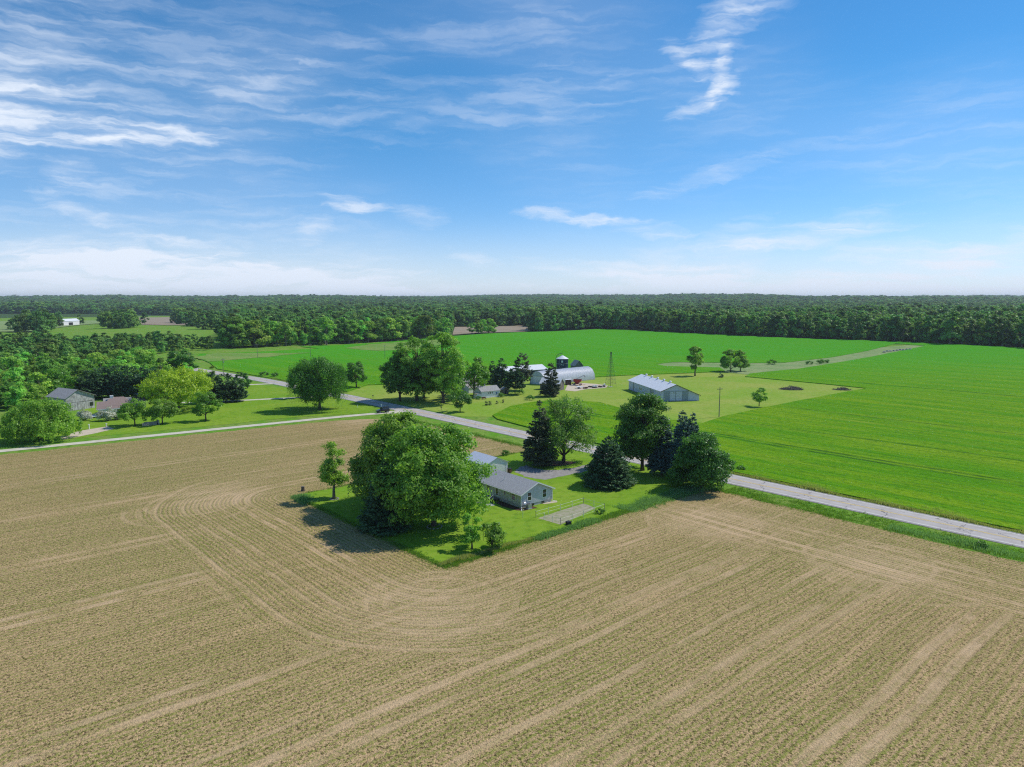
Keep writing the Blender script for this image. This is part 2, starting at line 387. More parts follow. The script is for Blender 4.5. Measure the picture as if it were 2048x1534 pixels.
plain('bark', (.135, .105, .08), (.075, .06, .048), 5., .9, bump=.03)
plain('bark_grey', (.22, .19, .16), (.13, .11, .095), 4., .9, bump=.03)
leafy('leaf_maple', (0.114, 0.273, 0.024), (0.402, 0.633, 0.066), 0.5)
leafy('leaf_bright', (0.102, 0.280, 0.019), (0.316, 0.599, 0.048), 0.48)
leafy('leaf_dark', (0.056, 0.172, 0.020), (0.192, 0.403, 0.044), 0.45)
leafy('leaf_yellow', (.30, .44, .010), (.68, .80, .030), .48)
leafy('leaf_pale', (0.118, 0.239, 0.034), (0.317, 0.508, 0.091), 0.5)
leafy('leaf_wood', (0.108, 0.264, 0.038), (0.424, 0.660, 0.095), 0.42, spread=.5, spec=.12)
leafy('leaf_far', (0.076, 0.196, 0.042), (0.286, 0.479, 0.099), 0.35, spread=.45, spec=.12)
leafy('needle_dark', (0.039, 0.103, 0.047), (0.127, 0.244, 0.086), 0.18, spec=.12)
leafy('needle_blue', (0.065, 0.134, 0.113), (0.188, 0.300, 0.242), 0.15, spec=.12)
leafy('needle_brown', (0.060, 0.091, 0.044), (0.189, 0.209, 0.109), 0.18, spec=.12)
leafy('blossom', (.42, .44, .34), (.78, .78, .70), .25)
leafy('grass_blade', (.12, .26, .03), (.30, .46, .07), 0.5, spec=.12)
leafy('grass_blue', (.13, .27, .08), (.30, .44, .19), 0.5, spec=.12)
leafy('grass_dry', (.22, .28, .07), (.50, .50, .20), 0.5, spec=.12)

# ------------------------------------------------------------------ object helpers
def tag(o, label=None, cat=None, group=None, kind=None):
    if label: o['label'] = label
    if cat: o['category'] = cat
    if group: o['group'] = group
    if kind: o['kind'] = kind
    return o
def empty(name, loc, rz=0., label=None, cat=None, group=None, scale=1.):
    o = bpy.data.objects.new(name, None); COL.objects.link(o)
    o.location = loc; o.rotation_euler = (0, 0, rz); o.empty_display_size = .3
    o.scale = (scale,) * 3 if not isinstance(scale, tuple) else scale
    return tag(o, label, cat, group)
def link(name, me, mat, parent=None):
    o = bpy.data.objects.new(name, me); COL.objects.link(o)
    if mat is not None and not me.materials: me.materials.append(MATS[mat] if isinstance(mat, str) else mat)
    if parent: o.parent = parent
    return o
def copy_tree(o, parent=None):
    c = o.copy(); COL.objects.link(c); c.parent = parent
    for ch in o.children:
        copy_tree(ch, c)
    return c

class MB:
    def __init__(s): s.v = []; s.f = []
    def add(s, vs, fs, M=None):
        b = len(s.v)
        s.v += [tuple(M @ Vector(v)) if M is not None else tuple(v) for v in vs]
        s.f += [tuple(b + i for i in f) for f in fs]
        return s
    def box(s, x0, x1, y0, y1, z0, z1, M=None):
        return s.add([(x0,y0,z0),(x1,y0,z0),(x1,y1,z0),(x0,y1,z0),(x0,y0,z1),(x1,y0,z1),(x1,y1,z1),(x0,y1,z1)],
                     [(0,3,2,1),(4,5,6,7),(0,1,5,4),(1,2,6,5),(2,3,7,6),(3,0,4,7)], M)
    def prism(s, poly, y0, y1, M=None):
        """poly in (x,z), extruded along y"""
        n = len(poly)
        vs = [(x, y0, z) for x, z in poly] + [(x, y1, z) for x, z in poly]
        fs = [tuple(range(n)), tuple(range(2 * n - 1, n - 1, -1))] + [(i, i + n, (i + 1) % n + n, (i + 1) % n) for i in range(n)]
        return s.add(vs, fs, M)
    def plate(s, poly, z0, z1, M=None):
        """poly in (x,y), extruded along z"""
        n = len(poly)
        vs = [(x, y, z0) for x, y in poly] + [(x, y, z1) for x, y in poly]
        fs = [tuple(range(n - 1, -1, -1)), tuple(range(n, 2 * n))] + [(i, (i + 1) % n, (i + 1) % n + n, i + n) for i in range(n)]
        return s.add(vs, fs, M)
    def tube(s, pts, rad, n=7, cap=True):
        pts = [Vector(p) for p in pts]
        if not hasattr(rad, '__len__'): rad = [rad] * len(pts)
        vs = []; fs = []
        up = None
        for i, p in enumerate(pts):
            d = (pts[min(i + 1, len(pts) - 1)] - pts[max(i - 1, 0)]).normalized()
            if up is None: up = Vector((1, 0, 0)) if abs(d.x) < .8 else Vector((0, 1, 0))
            a = (up - d * up.dot(d)).normalized(); b = d.cross(a); up = a
            for k in range(n):
                t = 2 * math.pi * k / n
                vs.append(tuple(p + (a * math.cos(t) + b * math.sin(t)) * rad[i]))
        for i in range(len(pts) - 1):
            for k in range(n):
                k2 = (k + 1) % n
                fs.append((i * n + k, i * n + k2, (i + 1) * n + k2, (i + 1) * n + k))
        if cap:
            fs.append(tuple(range(n - 1, -1, -1))); fs.append(tuple(range((len(pts) - 1) * n, len(pts) * n)))
        return s.add(vs, fs)
    def lathe(s, prof, n=24, M=None):
        vs = [(r * math.cos(2 * math.pi * k / n), r * math.sin(2 * math.pi * k / n), z) for r, z in prof for k in range(n)]
        fs = [(i * n + k, i * n + (k + 1) % n, (i + 1) * n + (k + 1) % n, (i + 1) * n + k) for i in range(len(prof) - 1) for k in range(n)]
        return s.add(vs, fs, M)
    def build(s, name, mat, parent=None, smooth=False):
        me = bpy.data.meshes.new(name); me.from_pydata(s.v, [], s.f); me.update()
        if smooth: me.polygons.foreach_set('use_smooth', [True] * len(me.polygons))
        bm = bmesh.new(); bm.from_mesh(me); bmesh.ops.recalc_face_normals(bm, faces=bm.faces); bm.to_mesh(me); bm.free()
        return link(name, me, mat, parent)

def sheet(name, poly, z, mat, cell=0., follow=True, kind='structure', thick=0.):
    """a level or land-following sheet over a polygon in x,y"""
    bm = bmesh.new()
    f = bm.faces.new([bm.verts.new((x, y, 0)) for x, y in poly])
    bm.normal_update()
    if f.normal.z < 0: bmesh.ops.reverse_faces(bm, faces=[f])
    if thick:
        r = bmesh.ops.extrude_edge_only(bm, edges=bm.edges[:])
        for v in r['geom']:
            if isinstance(v, bmesh.types.BMVert): v.co.z = -1.
    bmesh.ops.triangulate(bm, faces=[fc for fc in bm.faces if len(fc.verts) > 4 or not thick])
    if cell:
        xs = [p[0] for p in poly]; ys = [p[1] for p in poly]
        for ax, lo, hi in ((0, min(xs), max(xs)), (1, min(ys), max(ys))):
            k = math.ceil(lo / cell)
            while k * cell < hi:
                co = (k * cell, 0, 0) if ax == 0 else (0, k * cell, 0)
                no = (1, 0, 0) if ax == 0 else (0, 1, 0)
                bmesh.ops.bisect_plane(bm, geom=bm.verts[:] + bm.edges[:] + bm.faces[:], plane_co=co, plane_no=no, dist=1e-4)
                k += 1
    for v in bm.verts:
        v.co.z = (Hf(v.co.x, v.co.y) if follow else 0) + z + v.co.z * thick
    me = bpy.data.meshes.new(name); bm.to_mesh(me); bm.free()
    o = link(name, me, mat)
    if kind: o['kind'] = kind
    return o

def ribbon(name, pts, half, z, mat, kind='structure', attr=None, offs=0., follow=True):
    """strip along a polyline in x,y"""
    n = len(pts); vs = []; fs = []; lanes = []
    for i, p in enumerate(pts):
        a = pts[max(i - 1, 0)]; b = pts[min(i + 1, n - 1)]
        d = math.hypot(b[0] - a[0], b[1] - a[1]); nx, ny = (b[1] - a[1]) / d, -(b[0] - a[0]) / d
        h0 = half(i) if callable(half) else half
        for k in (-1, -.5, 0, .5, 1):
            o = offs + k * h0
            x, y = p[0] + nx * o, p[1] + ny * o
            vs.append((x, y, (Hf(x, y) if follow else 0) + z + (.03 * (1 - (o / 3.3) ** 2) if attr else 0))); lanes.append(o)
    for i in range(n - 1):
        for k in range(4):
            fs.append((i * 5 + k, i * 5 + k + 1, (i + 1) * 5 + k + 1, (i + 1) * 5 + k))
    me = bpy.data.meshes.new(name); me.from_pydata(vs, [], fs); me.update()
    if me.polygons[0].normal.z < 0: me.flip_normals()
    if attr:
        a = me.attributes.new(attr, 'FLOAT', 'POINT'); a.data.foreach_set('value', lanes)
    o = link(name, me, mat)
    if kind: o['kind'] = kind
    return o

def smooth_line(pts, step=6.):
    out = []
    P = [pts[0]] + list(pts) + [pts[-1]]
    for i in range(1, len(P) - 2):
        p0, p1, p2, p3 = [np.array(P[i + k], float) for k in (-1, 0, 1, 2)]
        n = max(2, int(np.hypot(*(p2 - p1)) / step))
        for k in range(n):
            t = k / n
            out.append(tuple(.5 * ((2 * p1) + (-p0 + p2) * t + (2 * p0 - 5 * p1 + 4 * p2 - p3) * t * t + (-p0 + 3 * p1 - 3 * p2 + p3) * t ** 3)))
    out.append(tuple(P[-1]))
    return out

# ------------------------------------------------------------------ ground, fields, road, drives
def ground():
    def axis(lo, hi, step, far):
        a = list(np.arange(lo, hi + .1, step)); g = step
        while a[-1] < far: g *= 1.18; a.append(a[-1] + g)
        g = step
        while a[0] > -far: g *= 1.18; a.insert(0, a[0] - g)
        return np.array(a)
    xs = axis(-600, 600, 12., 12500); ys = axis(-60, 1080, 12., 12500)
    X, Y = np.meshgrid(xs, ys); Z = H(X, Y)
    V = np.stack([X, Y, Z], -1).reshape(-1, 3)
    nx, ny = len(xs), len(ys)
    i = np.arange(nx - 1)[None, :] + np.arange(ny - 1)[:, None] * nx
    Fc = np.stack([i, i + 1, i + 1 + nx, i + nx], -1).reshape(-1, 4)
    me = quad_mesh('ground', V, Fc)
    o = link('ground', me, 'verge'); me.materials.append(MATS['woodfloor'])
    cx = V[Fc].mean(1); r = np.hypot(cx[:, 0], cx[:, 1])
    me.polygons.foreach_set('material_index', ((r > 640) & ~((cx[:, 0] < -.40 * cx[:, 1]) & (r < 1750))).astype(np.int32))
    me.polygons.foreach_set('use_smooth', [True] * len(me.polygons))
    o['kind'] = 'structure'
def quad_mesh(name, V, Fc):
    me = bpy.data.meshes.new(name)
    me.vertices.add(len(V)); me.vertices.foreach_set('co', np.asarray(V, np.float32).ravel())
    n, k = Fc.shape
    me.loops.add(n * k); me.loops.foreach_set('vertex_index', np.asarray(Fc, np.int32).ravel())
    me.polygons.add(n); me.polygons.foreach_set('loop_start', np.arange(0, n * k, k, dtype=np.int32))
    try: me.polygons.foreach_set('loop_total', np.full(n, k, np.int32))
    except Exception: pass
    me.update(calc_edges=True)
    return me
ground()

def ragged(poly, amp=.35, step=1.6, seed=3):
    rr = random.Random(seed); out = []
    for i, p in enumerate(poly):
        q = poly[(i + 1) % len(poly)]; d = math.hypot(q[0] - p[0], q[1] - p[1]); n = max(1, int(d / step)); nx, ny = (q[1] - p[1]) / (d + 1e-9), -(q[0] - p[0]) / (d + 1e-9)
        for k in range(n):
            t = k / n; o = rr.gauss(0, amp) * (0 if k == 0 else 1); out.append((p[0] + (q[0] - p[0]) * t + nx * o, p[1] + (q[1] - p[1]) * t + ny * o))
    return out
sqs = lambda L: [XY(*p) for p in L]
pxs = lambda L, z=0.: [G(x, y, z) for x, y in L]
sheet('tilled_field', ragged(sqs([(-170,-231),(19,-211.5),(85,-205.),(104,-202.5),(113,-198.5),(119,-191),(122,-180),(122.3,-60),(121.5,-40),(121.8,70),(-170,70)]), .3, 1.8), .02, 'tilled_soil', follow=False)
sheet('lawn', ragged(sqs([(57.3,-129.2),(57.0,-110),(57.4,-95),(57.1,-80.4),(80,-79.7),(100,-80.3),(118,-79.8),(124,-79),(129.1,-78),(129.1,-131),(121,-129.5),(117,-129.)]), .22, 1.2), .045, 'lawn', follow=False)
# the crop stands as a real step above the mown yard
FRONT = [(985,832),(1020,814),(1060,806),(1100,802),(1160,803),(1200,806),(1240,817),(1330,840),(1405,848),(1447,834)]
crop_poly = sqs([(137.6,110),(137.6,-60),(137.9,-110),(140.,-145),(143.5,-170)]) + pxs(FRONT) \
    + pxs([(1520,818),(1600,802),(1680,787),(1733,777.5),(1640,768),(1560,760.5),(1490,754)]) \
    + pxs([(1500,748),(1600,738),(1700,722),(1780,708),(1850,697.5)]) + sqs([(633,-290),(634,-100),(634,250),(400,260)])
sheet('crop_field', crop_poly, .34, 'alfalfa', cell=24., thick=.46)
crop2 = pxs([(735,771),(840,767),(960,761),(1100,757),(1190,755),(1260,751),(1330,748.5),(1400,746),(1450,743)]) \
    + pxs([(1440,736),(1330,733),(1312,729),(1345,725),(1500,727),(1570,726),(1660,716),(1740,703),(1800,691.5)]) \
    + sqs([(628,-330),(629,-450),(631,-561),(522,-568),(430,-550),(300,-530),(240,-520)]) + pxs([(640,700),(510,708),(400,711.5),(392,716),(420,727)]) \
    + sqs([(134,-395),(136.5,-350),(139.5,-300),(140.5,-262)])
sheet('crop_field.001', crop2, .34, 'alfalfa', cell=24., thick=.46)
sheet('farm_yard', pxs([(690,786),(735,770),(840,764),(960,758),(1100,754),(1190,752),(1330,746),(1460,739),(1500,744),(1560,758),(1640,766),(1738,776.5),(1680,789),(1600,804),(1520,820)] + [(x, y + 2.) for x, y in FRONT[::-1]])
      + sqs([(138.5,-182),(137.2,-260)]), .05, 'yard', cell=24.)
sheet('weed_patch', pxs([(1440,744),(1330,736),(1306,729),(1345,723.5),(1500,724),(1570,722),(1660,712),(1740,700),(1845,694),(1860,697),(1790,709),(1700,724),(1600,740),(1500,750)]), .12, 'weedy', cell=24.)
sheet('weed_patch.001', ragged(pxs([(392,716),(430,710.5),(500,710),(560,709.5),(620,708),(560,713.5),(500,719),(415,725)]), 2., 6.), .44, 'thin_stand', cell=24.)
sheet('weed_patch.002', ragged(pxs([(745,690),(850,684),(905,683),(905,688),(850,697),(800,702),(745,703),(690,699)]), 2., 6.), .44, 'thin_stand', cell=24.)
sheet('far_field', pxs([(905,676),(1060,667),(1060,653.5),(910,656)]), .5, 'far_soil', cell=24.)
sheet('far_field.001', pxs([(230,652),(330,655),(470,652),(470,640),(380,634.5),(250,636)]), .6, 'far_soil', cell=48.)
sheet('far_meadow', pxs([(-60,668),(60,668),(160,652),(230,645),(230,641),(-60,644)]), .55, 'weedy', cell=48.)
sheet('house_lawn', ragged(pxs([(-60,892),(100,880),(300,864),(600,834),(735,826),(760,816),(690,799),(600,781),(545,772),(500,765),(480,772),(430,808),(300,808),(210,800),(140,830),(-60,850)]), .3, 2.5), .04, 'lawn', follow=False)

road_sq = [(132.4,110),(132.4,0),(132.5,-100),(133.2,-200),(133.3,-280),(131.6,-335),(127.2,-374),(122.5,-450),(120,-512),(113,-600),(90,-720)]
road = smooth_line([XY(*p) for p in road_sq], 5.)
ribbon('road', road, 3.35, .06, 'asphalt', attr='lane')
ribbon('shoulder', road, 3.95, .05, 'gravel')
for k, (o, hw, mt, nm) in enumerate(((.16, .08, 'yellow_paint', 'centre_line'), (-.16, .08, 'yellow_paint', 'centre_line'), (3.02, .08, 'white_paint', 'edge_line'), (-3.02, .08, 'white_paint', 'edge_line'))):
    ribbon(nm, road, hw, .071 + .03 * (1 - (o / 3.3) ** 2), mt, offs=o)
d1 = smooth_line([XY(*p) for p in [(-60,-225),(19.3,-216.8),(60,-213),(100,-209),(118,-206.6),(126,-204.5),(130.2,-203.)]], 5.)
ribbon('gravel_drive', d1, lambda i: 1.75 + (max(0, i - (len(d1) - 4)) * 1.1), .053, 'limestone')
d2 = smooth_line(pxs([(330,806),(420,804),(520,799),(600,795),(640,792.5),(668,791.5)]), 5.)
ribbon('gravel_drive.001', d2, 1.5, .053, 'limestone')
ribbon('gravel_drive.002', smooth_line(pxs([(470,770.5),(510,769),(545,767.5)]), 4.), 1.6, .053, 'limestone')
sheet('house_drive', ragged(pxs([(1028,944),(1040,934),(1052,930.5),(1066,936),(1090,940.5),(1118,940.5),(1150,936),(1180,928),(1206,916),(1222,906),(1250,912),(1228,922),(1200,934),(1165,944.5),(1125,953),(1090,960),(1062,956)]), .18, .9), .062, 'gravel', follow=False)
mc = G(1108, 927.5); sheet('mulch_bed', [(mc[0] + 5.2 * math.cos(a) + .3 * math.sin(3 * a), mc[1] + 2.4 * math.sin(a) + .9 * math.cos(a)) for a in np.linspace(0, 6.1, 18)], .062, 'mulch', follow=False)
sheet('garden_bed', pxs([(1076,1037),(1120,1022),(1166,1007.5),(1178,1011),(1191,1017),(1158,1033),(1121,1050)]), .06, 'garden_soil', follow=False)
sheet('sand_court', pxs([(120,874),(160,862),(215,853),(229,858),(190,867),(150,875),(122,880)]), .06, 'sand', follow=False)
sheet('machinery_yard', pxs([(1130,781),(1135,770),(1160,766),(1190,768),(1216,771),(1212,776),(1170,779),(1150,783)]), .075, 'sand', follow=False)

# ------------------------------------------------------------------ trees
def leaf_cloud(name, C, N, size, var, rng, aspect=.62, fold=.18, flatrand=True):
    """one mesh of small folded leaf faces"""
    n = len(C)
    N = N / (np.linalg.norm(N, axis=1, keepdims=True) + 1e-9)
    R = rng.normal(size=(n, 3))
    T = R - N * (R * N).sum(1, keepdims=True); T /= np.linalg.norm(T, axis=1, keepdims=True) + 1e-9
    B = np.cross(N, T)
    sz = size[:, None]
    f = N * sz * fold
    V = np.stack([C - T * sz, C + B * sz * aspect + f, C + T * sz, C - B * sz * aspect + f], 1).reshape(-1, 3)
    Fc = np.arange(4 * n).reshape(-1, 4)
    me = quad_mesh(name, V, Fc)
    a = me.attributes.new('var', 'FLOAT', 'POINT'); a.data.foreach_set('value', np.repeat(var, 4).astype(np.float32))
    return me
def spray_cloud(name, C, T, U, length, width, var):
    """needle sprays: narrow quads along T with up side U"""
    T = T / (np.linalg.norm(T, axis=1, keepdims=True) + 1e-9)
    B = np.cross(T, U); B /= np.linalg.norm(B, axis=1, keepdims=True) + 1e-9
    L = length[:, None]; W_ = width[:, None]
    V = np.stack([C, C + T * L * .55 + B * W_, C + T * L, C + T * L * .55 - B * W_], 1).reshape(-1, 3)
    me = quad_mesh(name, V, np.arange(len(V)).reshape(-1, 4))
    a = me.attributes.new('var', 'FLOAT', 'POINT'); a.data.foreach_set('value', np.repeat(var, 4).astype(np.float32))
    return me

def broadleaf_meshes(seed, Ht, R, base, leaves, leaf, lobes=16, shape='round', droop=0., tr=None, sparse=0., clus=1.0, stems=1):
    """-> (trunk mesh builder, crown mesh). Ht height, R crown radius, base = height of the lowest foliage"""
    rng = np.random.default_rng(seed); rnd = random.Random(seed)
    tr = tr or Ht * .022
    def prof(f):
        if shape == 'round': return math.sqrt(max(0., 1 - (abs(f - .45) / .56) ** 2.3))
        if shape == 'oval': return math.sqrt(max(0., 1 - (abs(f - .40) / .62) ** 2.0))
        if shape == 'vase': return math.sqrt(max(0., 1 - (abs(f - .62) / .40) ** 2.4)) if f > .62 else (.42 + .58 * sstepf(.0, .62, f))
        if shape == 'dome': return math.sqrt(max(0., 1 - (abs(f - .25) / .76) ** 2.2))
        if shape == 'flame': return max(0., math.sin(math.pi * min(1, max(0, f * .86 + .12))) ** .8)
        return 1
    ch = Ht - base
    L = []
    k = 0
    tries = 0
    while len(L) < lobes and tries < 4000:
        tries += 1
        f = rnd.uniform(.04, .97); pr = prof(f)
        a = rnd.uniform(0, 2 * math.pi); rr = pr * math.sqrt(rnd.uniform(.05, 1.))
        lr = R * rnd.uniform(.24, .40) * (1.15 - .4 * f)
        p = Vector((rr * math.cos(a) * max(.05, R - lr * .75), rr * math.sin(a) * max(.05, R - lr * .75), base + lr * .7 + f * (ch - lr * 1.5)))
        if any((p - q[0]).length < .55 * max(lr, q[1]) for q in L): continue
        L.append((p, lr))
    cen = Vector((0, 0, base + ch * .45))
    # twig clusters on the lobes
    wts = np.array([q[1] ** 2 for q in L]); wts /= wts.sum()
    ncl = max(20, int(leaves / 38))
    CC = []; CN = []; CV = []
    lob_var = rng.uniform(-.16, .16, len(L))
    for i in rng.choice(len(L), ncl, p=wts):
        p, lr = L[i]
        d = rng.normal(size=3); d /= np.linalg.norm(d)
        if d[2] < -.35 and rng.random() < .6: d[2] *= -1
        out = np.array(p) - np.array(cen); out /= np.linalg.norm(out) + 1e-6
        d = d + out * .55; d /= np.linalg.norm(d)
        c = np.array(p) + d * lr * rng.uniform(.55, 1.08) * np.array((1, 1, .86))
        if sparse and rng.random() < sparse: continue
        CC.append(c); CN.append(d); CV.append(lob_var[i] + rng.uniform(-.14, .14))
    CC = np.array(CC); CN = np.array(CN); CV = np.array(CV)
    per = max(4, int(leaves / len(CC)))
    idx = np.repeat(np.arange(len(CC)), per)
    n = len(idx)
    cr = (R * .03 + .26) * clus + leaf * .35
    off = rng.normal(size=(n, 3)) * np.array((cr, cr, cr * .62)) * .8
    if droop:
        rim = np.clip(np.hypot(CC[idx, 0], CC[idx, 1]) / R, 0, 1) ** 2
        off[:, 2] -= np.abs(rng.normal(size=n)) * droop * rim
        off[:, :2] *= (1 - .45 * rim)[:, None]
    C = CC[idx] + off
    C[:, 2] = np.maximum(C[:, 2], .25 + .3 * rng.random(n))
    N = CN[idx] * .75 + off / cr * .5 + rng.normal(size=(n, 3)) * .55 + np.array((0, 0, .45))
    size = leaf * rng.uniform(.55, 1.25, n)
    var = np.clip(.45 + CV[idx] + rng.normal(size=n) * .2, 0, 1)
    crown = leaf_cloud('crown', C, N, size, var, rng)
    # trunk and limbs
    mb = MB()
    top = base + ch * .55
    for st in range(stems):
        dxs, dys = (rnd.uniform(-.35, .35) * st * R * .3, rnd.uniform(-.35, .35) * st * R * .3)
        tp = [Vector((0 + dxs * .2, dys * .2, -.3)), Vector((rnd.uniform(-.1, .1) + dxs * .5, rnd.uniform(-.1, .1) + dys * .5, base * .5 + .5)),
              Vector((rnd.uniform(-.25, .25) + dxs, rnd.uniform(-.25, .25) + dys, base + ch * .22)), Vector((rnd.uniform(-.5, .5) + dxs, rnd.uniform(-.5, .5) + dys, top))]
        k = 1. / math.sqrt(stems)
        mb.tube(tp, [tr * 1.45 * k, tr * k, tr * .72 * k, tr * .2 * k], 8)
    for (p, lr) in L:
        z0 = min(top * .92, max(base * .75 + .4, p.z - abs(Vector((p.x, p.y)).length) * .9 - lr * .2))
        a = Vector((0, 0, z0)); mid = a.lerp(p, .5) + Vector((rnd.uniform(-.3, .3), rnd.uniform(-.3, .3), .12 * lr))
        r0 = tr * rnd.uniform(.3, .46)
        mb.tube([a, mid, p], [r0, r0 * .6, r0 * .22], 5)
        for j in range(4):
            d = Vector((rnd.gauss(0, 1), rnd.gauss(0, 1), rnd.gauss(.3, .8))).normalized()
            mb.tube([p, p + d * lr * .9], [r0 * .24, r0 * .06], 4, False)
    return mb, crown
def sstepf(a, b, x):
    t = min(1, max(0, (x - a) / (b - a))); return t * t * (3 - 2 * t)

def conifer_meshes(seed, Ht, R, base=.5, sprays=12000, spread=1., droop=.35, lean=0., power=.85, ln=.62, open_=0.):
    rng = np.random.default_rng(seed); rnd = random.Random(seed)
    C = []; T = []; U = []; V = []; LN = []
    mb = MB(); mb.tube([(0, 0, -.2), (0, 0, Ht * .5), (0, 0, Ht * .985)], [Ht * .017, Ht * .010, .02], 7)
    nb = int(sprays / 42)
    for i in range(nb):
        f = 1 - math.sqrt(rnd.random()) if rnd.random() < .82 else rnd.random()
        f = min(f, .985)
        z = base + f * (Ht - base)
        r = R * ((1 - f) ** power) * rnd.uniform(.72, 1.1) * (1 if f > .06 else .86) + .12
        a = rnd.uniform(0, 2 * math.pi)
        dirv = np.array((math.cos(a), math.sin(a), 0.))
        dip = -droop * (1 - f * .9) + .30 * f
        bv = rnd.uniform(-.2, .2)
        m = max(10, int(42 * (r / R) ** .6))
        if open_ and rnd.random() < open_: continue
        t = np.sqrt(rng.uniform(.05, 1., m))
        p = dirv[None, :] * (t * r)[:, None]
        p[:, 2] = z + dip * t * r + .16 * r * t ** 3
        side = np.array((-math.sin(a), math.cos(a), 0.))
        sg = rng.choice([-1, 1], m)
        wdt = r * .24 * (1 - t * .75) * rng.random(m)
        p += side[None, :] * (sg * wdt)[:, None]
        p[:, 2] -= wdt * .35 + rng.random(m) * .12
        tt = dirv[None, :] * .8 + side[None, :] * (sg * rng.uniform(.1, .9, m))[:, None] + rng.normal(size=(m, 3)) * .25
        tt[:, 2] += dip * .5 - .12
        uu = rng.normal(size=(m, 3)) * .45 + np.array((0, 0, 1.)) + dirv * .3
        C.append(p); T.append(tt); U.append(uu)
        V.append(np.clip(.45 + bv + .16 * rng.normal(size=m), 0, 1)); LN.append(ln * rng.uniform(.6, 1.2, m) * (.55 + .45 * (r / R) ** .5))
        if rnd.random() < .22:
            mb.tube([(0, 0, z), tuple(dirv * r * .8 + np.array((0, 0, z + dip * r * .8)))], [Ht * .0045, .01], 4, False)
    # leader
    m = 24; C.append(np.stack([rng.normal(size=m) * .05, rng.normal(size=m) * .05, Ht * (.95 + .05 * rng.random(m))], 1))
    T.append(np.stack([rng.normal(size=m) * .5, rng.normal(size=m) * .5, np.ones(m)], 1)); U.append(rng.normal(size=(m, 3))); V.append(np.full(m, .5)); LN.append(np.full(m, .3))
    C, T, U = map(np.concatenate, (C, T, U)); V = np.concatenate(V); LN = np.concatenate(LN)
    C[:, 2] = np.maximum(C[:, 2], .06)
    crown = spray_cloud('crown', C, T, U, LN, LN * .30, V)
    return mb, crown

def tree(name, px, py, mb, crown, leafmat, label, group=None, bark='bark', cat='tree', rz=0., scale=1.):
    x, y = G(px, py)
    root = empty(name, (x, y, Hf(x, y)), rz, label, cat, group, scale)
    mb.build('trunk', bark, root, True)
    link('crown', crown, leafmat, root)
    return root
def at(root, px, py, label, group=None, rz=0., scale=1.):
    x, y = G(px, py)
    c = copy_tree(root); c.location = (x, y, Hf(x, y)); c.rotation_euler = (0, 0, rz); c.scale = (scale,) * 3 if not isinstance(scale, tuple) else scale
    c['label'] = label
    if group: c['group'] = group
    elif 'group' in c: del c['group']
    return c

# the lot of the grey house
tree('maple_tree', 868, 1052, *broadleaf_meshes(11, 17.6, 9.8, .9, 52000, .25, 52, 'oval'), 'leaf_maple', 'huge leafy maple in front of the grey house, between it and the dark spruce')
tree('maple_tree', 800, 1012, *broadleaf_meshes(12, 18.1, 8.8, .8, 42000, .25, 42, 'oval'), 'leaf_maple', 'tall maple behind the dark spruce, left of the huge maple by the grey house')
SPR, SPRC = conifer_meshes(21, 11.6, 4.5, .15, 21000, droop=.22, power=.9)
tree('spruce_tree', 770, 1058, SPR, SPRC, 'needle_dark', 'dark spruce with branches to the ground in front of the huge maple', cat='tree')
tree('young_maple_tree', 668, 998, *broadleaf_meshes(13, 11.4, 3.4, 2.4, 7500, .20, 15, 'flame', sparse=.1), 'leaf_maple', 'slender young tree with a bare thin trunk alone at the corner of the lawn', bark='bark_grey')
tree('ornamental_tree', 944, 1098, *broadleaf_meshes(14, 5.4, 2.3, .9, 3800, .17, 10, 'round', sparse=.1, clus=.7), 'leaf_bright', 'small airy tree at the front corner of the lawn, left of the round bush')
tree('ornamental_tree', 982, 1100, *broadleaf_meshes(15, 4.4, 2.5, .3, 5200, .17, 12, 'dome', clus=.7, stems=2), 'leaf_maple', 'small round bushy tree at the front edge of the lawn below the grey house')
tree('larch_tree', 1079, 931, *conifer_meshes(22, 15.1, 4.1, 1.3, 15000, droop=.2, power=.8, ln=.7), 'needle_brown', 'brownish conifer on the mulch bed behind the gravel drive')
tree('locust_tree', 1127, 925, *broadleaf_meshes(16, 16.4, 7.6, 1.6, 17000, .20, 46, 'dome', sparse=.12, clus=1.25, tr=.36), 'leaf_pale', 'airy pale green tree with open branches beside the brownish conifer')
tree('yew_tree', 1216, 970, *conifer_meshes(23, 10.2, 5.6, .1, 26000, droop=.14, power=.78, ln=.6), 'needle_dark', 'broad dark evergreen spreading to the lawn at the bend of the gravel drive')
tree('maple_tree', 1285, 941, *broadleaf_meshes(17, 17.6, 6.9, 2.0, 36000, .235, 46, 'oval'), 'leaf_dark', 'tall dense dark green maple behind the broad evergreen, left of the spruces by the road')
tree('spruce_tree', 1323, 950, *conifer_meshes(24, 12.9, 3.0, 1.5, 20000, droop=.3, power=.62), 'needle_blue', 'bare-footed spruce just right of the tall dark maple, by the road')
b1 = tree('blue_spruce_tree', 1362, 956, *conifer_meshes(25, 14.5, 3.1, .6, 22000, droop=.3, power=.66), 'needle_blue', 'taller blue spruce of the pair behind the round maple')
at(b1, 1382, 955, 'slimmer blue spruce of the pair, right one behind the round maple', rz=2., scale=(.8, .8, .97))
tree('maple_tree', 1402, 978, *broadleaf_meshes(18, 11.5, 6.3, .2, 34000, .225, 46, 'dome'), 'leaf_dark', 'round dark maple with foliage down to the grass beside the road')

